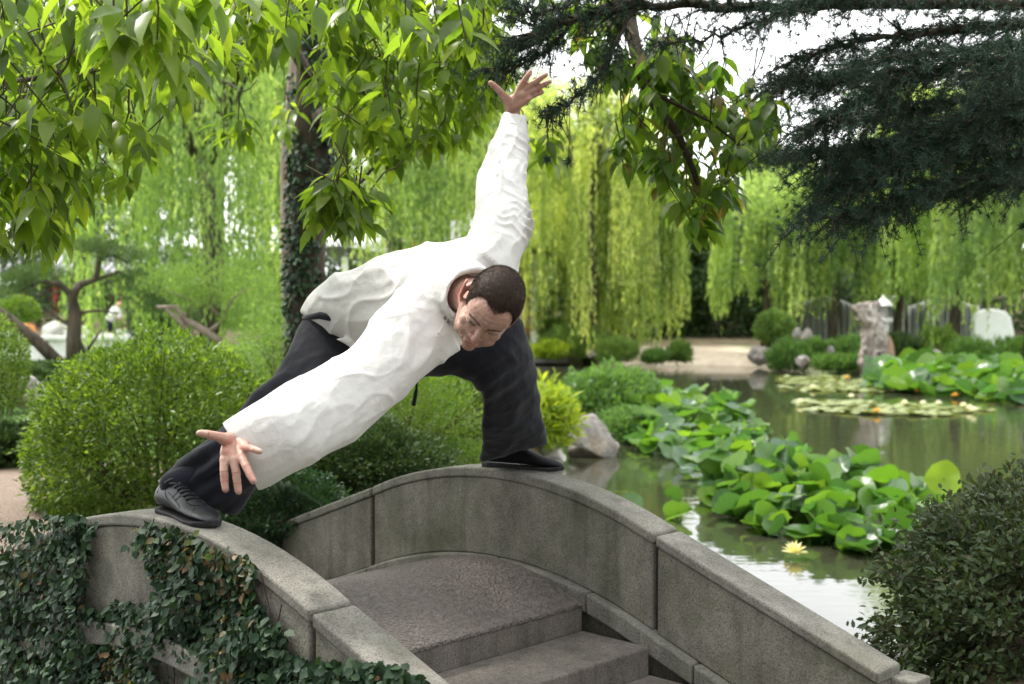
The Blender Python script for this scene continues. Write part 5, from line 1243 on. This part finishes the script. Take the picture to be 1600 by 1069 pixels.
# ------------------------------------------------------------------ willows and far trees
def willow(label, px, d_, h, r, ns, bot, mat, seed, trunk=.16, flat=.55, gx=0, name='willow_tree', leafL=.15, dens=17, bark='bark'):
    rs = np.random.default_rng(seed); x0 = (px - 800) / F * d_; z0 = max(gh(x0, d_), 0); o = empty(name, (x0, d_, z0), label, 'tree', 'willows around the pond')
    top = z0 + h; mb = MB(); mb.tube([(x0, d_, z0 - .1), (x0 + .1, d_, z0 + h * .3), (x0 - .05, d_, z0 + h * .6)], [trunk * 1.2, trunk, trunk * .7], 9); mb.build('trunk', MAT[bark], o, smooth=True)
    nb_ = 30; pos = []; dd = []; tin = []; limb = MB()
    for k in range(nb_):
        a = rs.random() * 2 * PI; q = rs.random() ** .55; bx = x0 + r * q * math.cos(a); by = d_ + r * .8 * q * math.sin(a); bz = top - flat * h * .5 * q ** 2 + rs.normal() * .15
        if k < 16: limb.tube([(x0, d_, z0 + h * .55), ((x0 + bx) / 2, (d_ + by) / 2, bz + .1 * h * .5), (bx, by, bz)], [trunk * .35, trunk * .2, trunk * .06], 5)
        bt_ = rs.random(); bb = bot + rs.normal() * .45 + (0.9 if rs.random() < .2 else 0); 
        for s_ in range(int(ns * .72) // nb_):
            sx, sy = bx + rs.normal() * r * .07, by + rs.normal() * r * .07; sz = bz + rs.normal() * .12; end = z0 + max(.15, bb + rs.normal() * .25); Ln = sz - end
            if Ln < .2: continue
            m_ = int(Ln * dens) + 2; t_ = np.sort(rs.random(m_)); sw = rs.normal(size=2) * .12; st_t = .6 * bt_ + .4 * rs.random(); tin.append(np.full(m_, st_t))
            out = np.array([math.cos(a), math.sin(a)]) * .25 * r * .3
            p = np.stack([sx + sw[0] * t_ + out[0] * np.sqrt(t_), sy + sw[1] * t_ + out[1] * np.sqrt(t_), sz - Ln * t_], -1); pos.append(p)
            dd.append(rs.normal(size=(m_, 3)) * .28 + np.array([0, 0, -1]))
    pos = np.concatenate(pos); dd = np.concatenate(dd)
    nt_ = 3000; u_ = unit(rs.normal(size=(nt_, 3))); u_[:, 2] = np.abs(u_[:, 2]); tp_ = np.stack([x0 + r * u_[:, 0], d_ + .8 * r * u_[:, 1], top - flat * h * .5 + flat * h * .5 * u_[:, 2] + .1], -1) * 1.0 + rs.normal(size=(nt_, 3)) * .18
    pos = np.concatenate([pos, tp_]); dd = np.concatenate([dd, rs.normal(size=(nt_, 3)) * .6 + np.array([0, 0, -.6])])
    L = leafL * rs.uniform(.7, 1.2, len(pos)); tin.append(rs.random(nt_)); tint = np.clip(.15 + .7 * np.concatenate(tin) + .25 * vnoise(pos * 1.1 + seed) + rs.normal(size=len(pos)) * .08, 0, .999)
    leaves('crown', pos, dd, rs.normal(size=(len(pos), 3)), L, L * .24, T_SMALL, mat, o, 'stuff', tint)
    limb.build('limbs', MAT[bark], o, smooth=True)
willow('weeping willow curtain left of the ivy covered trunk', 325, 19, 5.6, 1.9, 700, 1.0, 'willow_leaf', 1, leafL=.11)
willow('big weeping willow behind the crooked pine at the left', 120, 30, 8.2, 3.6, 620, 3.4, 'willow_leaf_deep', 2)
willow('weeping willow between the ivy trunk and the raised arm', 610, 24, 6.6, 2.4, 700, 1.9, 'willow_leaf', 3, leafL=.13)
willow('willow behind the raised sleeve over the pavilion roof', 760, 34, 7.5, 2.6, 600, 2.6, 'willow_leaf_deep', 4)
willow('tall weeping willow on the far bank, its trunk visible right of the head', 920, 29.6, 6.4, 2.0, 900, 1.25, 'willow_leaf_yellow', 5, trunk=.15)
willow('willow hanging low over the reeds left of the dark gap', 985, 30.5, 4.3, 1.3, 520, .7, 'willow_leaf', 6, trunk=.1)
willow('willow just right of the dark gap behind the sand', 1195, 32.5, 4.2, 1.5, 620, 1.7, 'willow_leaf', 7, trunk=.1)
willow('willow left of the standing rock with low streamers', 1300, 31, 4.3, 1.7, 620, 1.65, 'willow_leaf', 8, trunk=.1)
willow('deep green willow directly above the standing rock', 1400, 31.5, 4.5, 1.7, 640, 1.7, 'willow_leaf_deep', 9, trunk=.1)
willow('tall willow over the grey drapes at the right', 1490, 29, 6.0, 1.9, 760, 1.9, 'willow_leaf', 10, trunk=.12)
willow('nearest willow at the right edge of the picture', 1610, 25, 6.2, 1.8, 800, 2.1, 'willow_leaf_deep', 11, trunk=.14)
willow('pale yellow willow crown far behind under the open sky', 1290, 44, 4.6, 3.0, 500, 1.5, 'willow_leaf_yellow', 12, trunk=.2)
willow('pale willow crown far behind, left of the hanging spray', 1040, 46, 5.0, 2.0, 350, 1.5, 'willow_leaf_yellow', 13, trunk=.2)
def far_tree(label, px, d_, h, r, mat, seed, n_=26000, L=.3, bark='bark', name='far_tree', xy=None):
    rs = np.random.default_rng(seed); x0 = (px - 800) / F * d_ if xy is None else xy; z0 = gh(x0, d_); o = empty(name, (x0, d_, z0), label, 'tree', 'tall trees beyond the garden')
    mb = MB(); mb.tube([(x0, d_, z0 - .2), (x0 + .2, d_, z0 + h * .4), (x0, d_, z0 + h * .75)], [.25, .2, .08], 8); mb.build('trunk', MAT[bark], o, smooth=True)
    nc = 34; P_ = []; D_ = []; lm = MB()
    for k in range(nc):
        u_ = unit(rs.normal(size=3)); c_ = np.array([x0, d_, z0 + h * .6]) + u_ * np.array([r, r * .8, h * .42]) * rs.random() ** .35; cr_ = r * rs.uniform(.22, .4); m_ = n_ // nc
        v_ = unit(rs.normal(size=(m_, 3))); P_.append(c_ + v_ * cr_ * np.array([1, 1, .7]) * rs.random((m_, 1)) ** .3); D_.append(v_ + np.array([0, 0, -.2]) + rs.normal(size=(m_, 3)) * .4)
        if k < 12: lm.tube([(x0, d_, z0 + h * .35), tuple(c_)], [.1, .03], 5)
    P_ = np.concatenate(P_); D_ = np.concatenate(D_); Ls = L * rs.uniform(.6, 1.2, len(P_))
    leaves('crown', P_, D_, rs.normal(size=(len(P_), 3)) + np.array([0, 0, .6]), Ls, Ls * .45, T_SMALL, mat, o, 'stuff', np.clip(.5 + .4 * vnoise(P_ * .6) + rs.normal(size=len(P_)) * .15, 0, .999)); lm.build('limbs', MAT[bark], o)
for i, a in enumerate([('tall dense tree behind the hall at the far left', -120, 58, 13, 5.5, 'dark_leaf'), ('tall green tree above the hall roof', 130, 60, 15, 5.5, 'pine_leaf'), ('tall tree behind the left willow curtain', 340, 56, 14, 5, 'pine_leaf'), ('tall dark tree right of the ivy covered trunk', 540, 58, 13, 4.6, 'dark_leaf'),
        ('broad tree rising behind the raised arm', 720, 60, 12, 4.6, 'mid_leaf'), ('dark tree behind the pavilion post', 880, 50, 6.2, 3, 'dark_leaf'), ('distant gum tree crown at the edge of the open sky', 1200, 80, 9.2, 3.4, 'pine_leaf'), ('dark bamboo clump above the sandy bank', 1090, 38, 3.9, 1.6, 'dark_leaf'),
        ('dark tree behind the willow left of the standing rock', 1290, 42, 4.2, 2.6, 'dark_leaf'), ('tall green tree behind the cedar boughs', 1450, 52, 9.5, 3.6, 'mid_leaf'), ('tall dark tree at the far right edge', 1640, 50, 10, 3.6, 'dark_leaf'), ('low dark tree behind the willow over the reeds', 980, 42, 4.4, 2.6, 'dark_leaf')]):
    far_tree(*a, seed=100 + i)
for i, (x_, y_, h_, r_) in enumerate([(-9, -5, 10, 4.2), (-4.5, -9, 11, 4.4), (1.5, -8, 10, 4.4), (7, -7, 11, 4.4), (11, -1, 10, 4.0), (-11, 1, 9, 3.4)]):  # unseen trees added to block low sky light from camera-facing surfaces
    t_ = far_tree(['added unseen tree behind the camera to the left, for shade', 'added unseen tall tree behind the camera, second from the left, for shade', 'added unseen tall tree straight behind the camera, for shade', 'added unseen tree behind the camera to the right, for shade', 'added unseen tree beyond the right edge, for shade', 'added unseen tree beyond the left edge, for shade'][i], 800, y_, h_, r_, 'dark_leaf', 140 + i, n_=11000, L=.5, xy=x_)
# dark hedges closing the bank
for i, (px, d_, rx, rz_, lb) in enumerate([(900, 36, 2.0, 1.3, 'dark hedge behind the far willow trunk'), (1010, 37, 2.0, 1.3, 'dark hedge behind the left end of the sand'), (1130, 37, 2.0, 1.5, 'dark hedge in the gap between willows'), (1260, 38, 2.2, 1.4, 'dark hedge behind the leaning boulders'), (1400, 39, 2.4, 1.5, 'dark hedge behind the drapes and standing rock'), (1560, 38, 2.6, 1.5, 'dark hedge behind the white screen'),
        (700, 40, 3.0, 1.8, 'dark hedge behind the pavilion'), (500, 40, 3.0, 1.8, 'green hedge behind the ivy trunk'), (330, 40, 3.0, 1.6, 'green hedge behind the left willow'), (150, 52, 3.2, 2.2, 'hedge behind the grey hall'), (-60, 40, 3.2, 2.2, 'hedge beyond the left edge of the terrace')]):
    x0 = (px - 800) / F * d_; bush('hedge', lb, 'hedge', (x0, d_, gh(x0, d_) + rz_ * .45), (rx, 1.1, rz_), 6000, .2, .09, 'dark_leaf', low=-.6, group='hedges closing the garden', seed=120 + i, bump=.3, stems=0)
# small orange-brown figure of foliage omitted: nothing else readable there

# ------------------------------------------------------------------ foreground broad-leaved tree
tree = empty('broadleaf_tree', (P(487, 500, 8.2).x, 8.2, .6), 'tall tree with large glossy drooping leaves and an ivy covered trunk at upper left', 'tree')
tp = [Vector((P(487, 500, 8.2).x, 8.2, .5)), P(484, 520, 8.2), P(480, 420, 8.2), P(483, 330, 8.2), P(486, 240, 8.2), P(484, 150, 8.2), P(486, 60, 8.2), P(490, -60, 8.2), P(480, -300, 8.2), P(470, -500, 8.2)]
MB().tube(tp, [.135, .125, .115, .11, .115, .095, .085, .08, .06, .03], 14).build('trunk', MAT['bark'], tree, smooth=True)
def limb(pts, r0, r1, name='limb', par=tree, mat='bark'):
    n_ = len(pts); return MB().tube(pts, [r0 + (r1 - r0) * k / (n_ - 1) for k in range(n_)], 8).build(name, MAT[mat], par, smooth=True)
limb([P(490, 190, 8.2), P(530, 165, 7.8), P(590, 125, 7.4), P(650, 105, 7.1), P(730, 90, 6.9), P(800, 75, 6.7), P(880, 40, 6.4), P(960, 10, 6.2), P(1060, -40, 6)], .055, .03)
limb([P(484, 120, 8.2), P(460, 80, 7.4), P(420, 50, 6.6), P(370, 38, 5.8), P(300, 20, 5), P(220, -20, 4.4)], .04, .018)
limb([P(486, 20, 8.2), P(380, -60, 7), P(200, -90, 5.8), P(60, -60, 5), P(-60, 0, 4.6)], .05, .02)
limb([P(200, -90, 5.8), P(170, 20, 5.2), P(150, 100, 5.0), P(60, 122, 5.0), P(0, 130, 5.2)], .022, .008)
limb([P(150, 100, 5.0), P(130, 150, 4.9), P(100, 180, 4.9), P(90, 230, 4.9)], .012, .006)
limb([P(490, -30, 8.2), P(640, -120, 7.2), P(800, -160, 6.4), P(960, -120, 5.8), P(985, 40, 5.4), P(1000, 110, 5.3), P(1020, 160, 5.2), P(1060, 210, 5.2), P(1085, 270, 5.2), P(1100, 330, 5.2)], .05, .007)
limb([P(1010, 140, 5.2), P(1060, 165, 5.1), P(1110, 190, 5.2), P(1160, 230, 5.3)], .01, .004)
limb([P(640, -120, 7.2), P(620, 0, 6.6), P(625, 120, 6.2), P(622, 200, 6.0), P(605, 235, 5.9)], .02, .006)
limb([P(605, 235, 5.9), P(560, 290, 5.2), P(540, 330, 4.9), P(530, 360, 4.8)], .008, .004)
# twig whorls
CL = []
def scatter(poly, n_, d0, d1, hole=None):
    x0, x1 = min(p[0] for p in poly), max(p[0] for p in poly); y0, y1 = min(p[1] for p in poly), max(p[1] for p in poly); k = 0; g_ = 0
    while k < n_ and g_ < 20000:
        g_ += 1; px, py = random.uniform(x0, x1), random.uniform(y0, y1)
        if not inpoly(px, py, poly) or (hole and hole(px, py)): continue
        CL.append((px, py, random.uniform(d0, d1))); k += 1
scatter([(-60, -60), (760, -60), (770, 40), (700, 110), (620, 60), (560, 40), (520, 20), (460, 40), (440, 90), (380, 120), (350, 110), (300, 150), (250, 200), (190, 130), (100, 200), (60, 330), (-60, 350)], 290, 4.0, 6.4)
scatter([(-50, 180), (60, 160), (140, 170), (220, 210), (235, 250), (190, 290), (120, 340), (80, 395), (-50, 390)], 110, 4.0, 5.8)
scatter([(120, 0), (330, -20), (350, 60), (290, 110), (200, 100), (150, 60)], 26, 3.0, 3.7)
scatter([(500, 40), (760, 40), (800, 130), (780, 170), (700, 200), (640, 250), (560, 260), (520, 200), (500, 140)], 150, 5.0, 7.0)
scatter([(470, 330), (520, 280), (590, 290), (590, 350), (540, 370), (490, 355)], 20, 4.5, 5.0)
scatter([(340, 200), (390, 200), (390, 240), (340, 230)], 3, 6, 6.3); scatter([(425, 160), (465, 165), (460, 220), (430, 215)], 4, 7.6, 7.9)
scatter([(820, 225), (870, 225), (870, 260), (830, 260)], 3, 5.6, 6.0); scatter([(700, 200), (740, 190), (750, 230), (710, 235)], 4, 5.8, 6.2)
scatter([(-500, -650), (900, -650), (900, -60), (-500, -60)], 260, 4.8, 7.5)  # unseen canopy above the frame, added to shade the foreground
scatter([(750, -60), (1000, -60), (1010, 60), (930, 50), (840, 60), (770, 70)], 26, 5.4, 6.6)
nA = len(CL)
scatter([(900, 20), (990, 20), (1000, 120), (930, 140)], 14, 5.0, 5.8)
scatter([(960, 60), (1060, 60), (1110, 120), (1190, 140), (1210, 190), (1195, 240), (1160, 270), (1150, 330), (1120, 350), (1060, 330), (1010, 290), (960, 250), (985, 200), (940, 160)], 80, 4.9, 5.7)
scatter([(1070, 330), (1120, 330), (1110, 370), (1080, 370)], 3, 5.1, 5.3)
pos = []; dd = []; nn_ = []; LL = []; spr = []; tw = MB()
for i, (px, py, d_) in enumerate(CL):
    c_ = P(px, py, d_); up_ = c_ + Vector((random.gauss(0, .06), random.gauss(0, .08), random.uniform(.08, .22))); tw.tube([up_, up_.lerp(c_, .6) + Vector((random.gauss(0, .012), 0, 0)), c_], [.0035, .003, .002], 4)
    if random.random() < .3: q_ = Vector((random.gauss(0, .08), random.gauss(0, .08), random.uniform(.04, .12))); tw.tube([up_ + q_, up_ + q_ * .5 + Vector((.012, 0, -.006)), up_], [.004, .0035, .003], 4)
    m_ = random.randint(6, 10); a0_ = random.random() * 6.3
    lean = Vector((random.gauss(0, .25), random.gauss(0, .25), 0))
    for k in range(m_):
        a = a0_ + k * 2.4; dr_ = random.uniform(.1, 1.5); q = Vector((math.cos(a), math.sin(a), -dr_)) + lean; q.normalize()
        st_ = c_ + (up_ - c_) * (k / m_) * .6; out = Vector((math.cos(a), math.sin(a), 0))
        pos.append(tuple(st_ + q * .012)); dd.append(tuple(q)); n0 = (Vector((0, 0, 1)) + out * dr_ * .9 + Vector((random.gauss(0, .25), random.gauss(0, .25), 0))); nn_.append(tuple(n0)); LL.append(random.uniform(.08, .14)); spr.append(i >= nA)
pos, dd, nn_, LL, spr = map(np.array, (pos, dd, nn_, LL, spr))
a_ = ~spr; split_leaves(tree, pos[a_], dd[a_], nn_[a_], LL[a_], LL[a_] * .40, T_BIG, 'broad_leaf', 300)
b_ = spr; leaves('hanging_spray', pos[b_], dd[b_], nn_[b_], LL[b_] * .95, LL[b_] * .42, T_BIG, 'spray_leaf', tree, 'stuff')
tw.build('twigs', MAT['twig'], tree)['kind'] = 'stuff'
# ivy sleeve on the trunk
n_ = 5200; t_ = rng.random(n_); a = rng.random(n_) * 2 * PI; zz = 1.2 + t_ * 3.4; cx = np.interp(zz, [p.z for p in tp], [p.x for p in tp]); ok = (vnoise(np.stack([np.cos(a) * 1.3, np.sin(a) * 1.3, zz * 2.0], -1)) > -.45 + .3 * (zz > 2.6)); rr = .128 + rng.random(n_) * .035
p_ = np.stack([cx + rr * np.cos(a), 8.2 + rr * np.sin(a), zz], -1)[ok]; o_ = np.stack([np.cos(a), np.sin(a), 0 * a], -1)[ok]
ti = empty('trunk_ivy', (tp[0].x, 8.05, .6), 'dark small leafed ivy clinging to the tall trunk left of centre', 'climbing plant')
leaves('foliage', p_, np.array([0, 0, -.7]) + o_ * .3 + rng.normal(size=p_.shape) * .4, o_ + np.array([0, 0, .5]) + rng.normal(size=p_.shape) * .3, .04, .03, T_ROUND, 'ivy_leaf', ti, 'stuff')
# slim pale trunk behind
sl_ = empty('slim_tree', P(450, 540, 13), 'slim pale trunk standing just left of the ivy covered trunk', 'tree')
MB().tube([P(450, 560, 13), P(449, 460, 13), P(447, 350, 13), P(445, 250, 13), P(452, 150, 13), P(470, 0, 13), P(480, -200, 13)], [.06, .055, .055, .045, .04, .03, .02], 10).build('trunk', MAT['bark_pale'], sl_, smooth=True)
u_ = rdir(2500); c_ = np.array(P(480, -150, 13)); leaves('crown', c_ + u_ * np.array([1.6, 1.3, 1.1]) * rng.random((2500, 1)) ** .5, rng.normal(size=(2500, 3)) + np.array([0, 0, -.8]), rdir(2500), .12, .04, T_SMALL, 'mid_leaf', sl_, 'stuff')

# ------------------------------------------------------------------ cedar at upper right
cedar = empty('cedar_tree', (3.9, 5.4, .6), 'dark blue green cedar whose boughs reach in from the upper right', 'tree')
MB().tube([(3.9, 5.4, .4), (3.9, 5.4, 3), (3.85, 5.4, 6)], [.22, .18, .1], 12).build('trunk', MAT['bark'], cedar, smooth=True)
boughs = [([(1700, 0, 5.3), (1600, 6, 5.2), (1400, 4, 5.0), (1200, 14, 4.9), (1000, 4, 4.8), (900, 30, 4.7), (800, 66, 4.6)], .03, .9, .75), ([(1700, 30, 4.9), (1600, 38, 4.9), (1500, 44, 4.8), (1350, 62, 4.7), (1240, 95, 4.6)], .022, .8, .8),
          ([(1700, 120, 5.4), (1600, 118, 5.3), (1450, 118, 5.2), (1320, 124, 5.1), (1225, 130, 5)], .016, 1, 1), ([(1700, 145, 5.0), (1600, 165, 4.9), (1460, 205, 4.8), (1340, 235, 4.7), (1260, 240, 4.6)], .015, 1, 1),
          ([(1700, 200, 4.8), (1600, 255, 4.7), (1480, 290, 4.6), (1380, 325, 4.5), (1255, 346, 4.4)], .02, .7, .8), ([(1700, 160, 4.7), (1600, 180, 4.7), (1500, 220, 4.6), (1400, 265, 4.5), (1300, 300, 4.5)], .014, 1, 1),
          ([(1000, 4, 4.8), (960, 70, 4.7), (930, 130, 4.6), (880, 165, 4.55), (858, 185, 4.5)], .008, .5, .38), ([(1250, 10, 4.9), (1180, 38, 4.8), (1090, 62, 4.7), (1020, 70, 4.6)], .009, .6, .42), ([(1500, -60, 4.6), (1350, -20, 4.6), (1230, 20, 4.5)], .014, 1, .7),
          ([(1700, 80, 4.6), (1550, 90, 4.5), (1420, 110, 4.5), (1330, 160, 4.4), (1262, 205, 4.4)], .013, 1, .8), ([(1000, -40, 4.6), (900, 0, 4.6), (840, 25, 4.5), (800, 15, 4.5)], .009, .6, .4), ([(1700, 190, 5.6), (1550, 210, 5.6), (1420, 225, 5.5), (1310, 262, 5.4)], .012, 1, 1), ([(1700, 270, 4.9), (1580, 285, 4.9), (1450, 305, 4.8), (1340, 340, 4.7)], .012, 1, .8), ([(1700, 95, 5.2), (1550, 150, 5.2), (1430, 170, 5.2), (1330, 190, 5.1)], .012, 1, 1), ([(1700, 60, 5.6), (1500, 80, 5.6), (1350, 95, 5.5), (1250, 140, 5.4)], .014, 1, 1), ([(1700, 230, 5.4), (1500, 240, 5.3), (1400, 250, 5.2), (1300, 285, 5.1)], .012, 1, 1),
          ([(900, 30, 4.7), (850, 85, 4.65), (800, 105, 4.6), (765, 112, 4.6)], .008, .6, .42), ([(1700, -30, 4.7), (1400, -45, 4.7), (1100, -35, 4.7), (850, -20, 4.8)], .02, 1, .8), ([(1600, -100, 4.4), (1400, -120, 4.2), (1100, -140, 4.0), (800, -120, 4.2)], .02, 1, 1.2), ([(1700, -200, 5), (1400, -220, 5), (1100, -260, 5.2), (850, -200, 5.5)], .02, 1, 1.2), ([(1700, -350, 4.6), (1400, -380, 4.4), (1100, -380, 4.6)], .02, 1, 1.2)]  # highest boughs are out of view, added to shade the bridge
npos = []; ndir = []; tips = []; rs = random.Random(4)
for bi, (pl, r0, dens, spread) in enumerate(boughs):
    pts = []
    ctrl = [P(*q) for q in pl]
    for i in range(len(ctrl) - 1):
        for k in range(10):
            pts.append(ctrl[i].lerp(ctrl[i + 1], k / 10) + Vector((rs.gauss(0, .004), 0, rs.gauss(0, .006))))
    pts.append(ctrl[-1]); n_ = len(pts); MB().tube(pts, [r0 * (1 - .75 * k / (n_ - 1)) for k in range(n_)], 7).build('bough', MAT['bark'], cedar, smooth=True)
    tw = MB()
    for k in range(4, n_):
        for _ in range(4 if dens >= 1 else (3 if dens > .65 else 2)):
            t0 = (pts[k] - pts[k - 1]).normalized(); q = t0 * rs.uniform(.5, 1.2) + Vector((rs.gauss(0, .5), rs.gauss(0, .9), rs.gauss(-.06, .17))); q.normalize()
            Ln = rs.uniform(.12, .42) * spread * (1 - .4 * k / n_); a = pts[k]; m_ = pts[k] + q * Ln * .5 + Vector((0, 0, .01)); e = pts[k] + q * Ln + Vector((0, 0, -.03)); tw.tube([a, m_, e], [r0 * .22 + .001, .002, .001], 4)
            for s_ in range(int(Ln / .026)):
                t_ = (s_ + rs.random()) / (Ln / .026); p = (a.lerp(m_, t_ * 2) if t_ < .5 else m_.lerp(e, t_ * 2 - 1)); tips.append((p, q))
                if rs.random() < .55: sd = Vector((rs.gauss(0, 1), rs.gauss(0, 1), rs.gauss(0, .4))).normalized(); p2 = p + (q * .6 + sd * .8) * rs.uniform(.02, .07); tips.append((p2, (q + sd).normalized()))
    tw.build('twigs', MAT['bark'], cedar)['kind'] = 'stuff'
# hanging thin shoots
for (a, b_, dd_) in (((855, 190), (855, 250), 4.5), ((889, 150), (888, 255), 4.5), ((1540, 400), (1600, 350), 5.0)):
    p0, p1 = P(*a, dd_), P(*b_, dd_); MB().tube([p0, p0.lerp(p1, .5) + Vector((.004, 0, 0)), p1], .0012, 4).build('shoot', MAT['bark'], cedar)
    for k in range(8): tips.append((p0.lerp(p1, .93 + .01 * k), Vector((0, 0, -1))))
Pn = np.array([tuple(t_[0]) for t_ in tips]); Dn = np.array([tuple(t_[1]) for t_ in tips]); K = 15
print('tufts', len(Pn))
Pp = np.repeat(Pn, K, 0) + rng.normal(size=(len(Pn) * K, 3)) * .003; Dp = np.repeat(Dn, K, 0) * .7 + rng.normal(size=(len(Pn) * K, 3)) * .75 + np.array([0, 0, .15])
leaves('needles', Pp, Dp, rdir(len(Pp)), rng.uniform(.018, .034, len(Pp)), .0028, T_NEEDLE, 'cedar_needle', cedar, 'stuff')
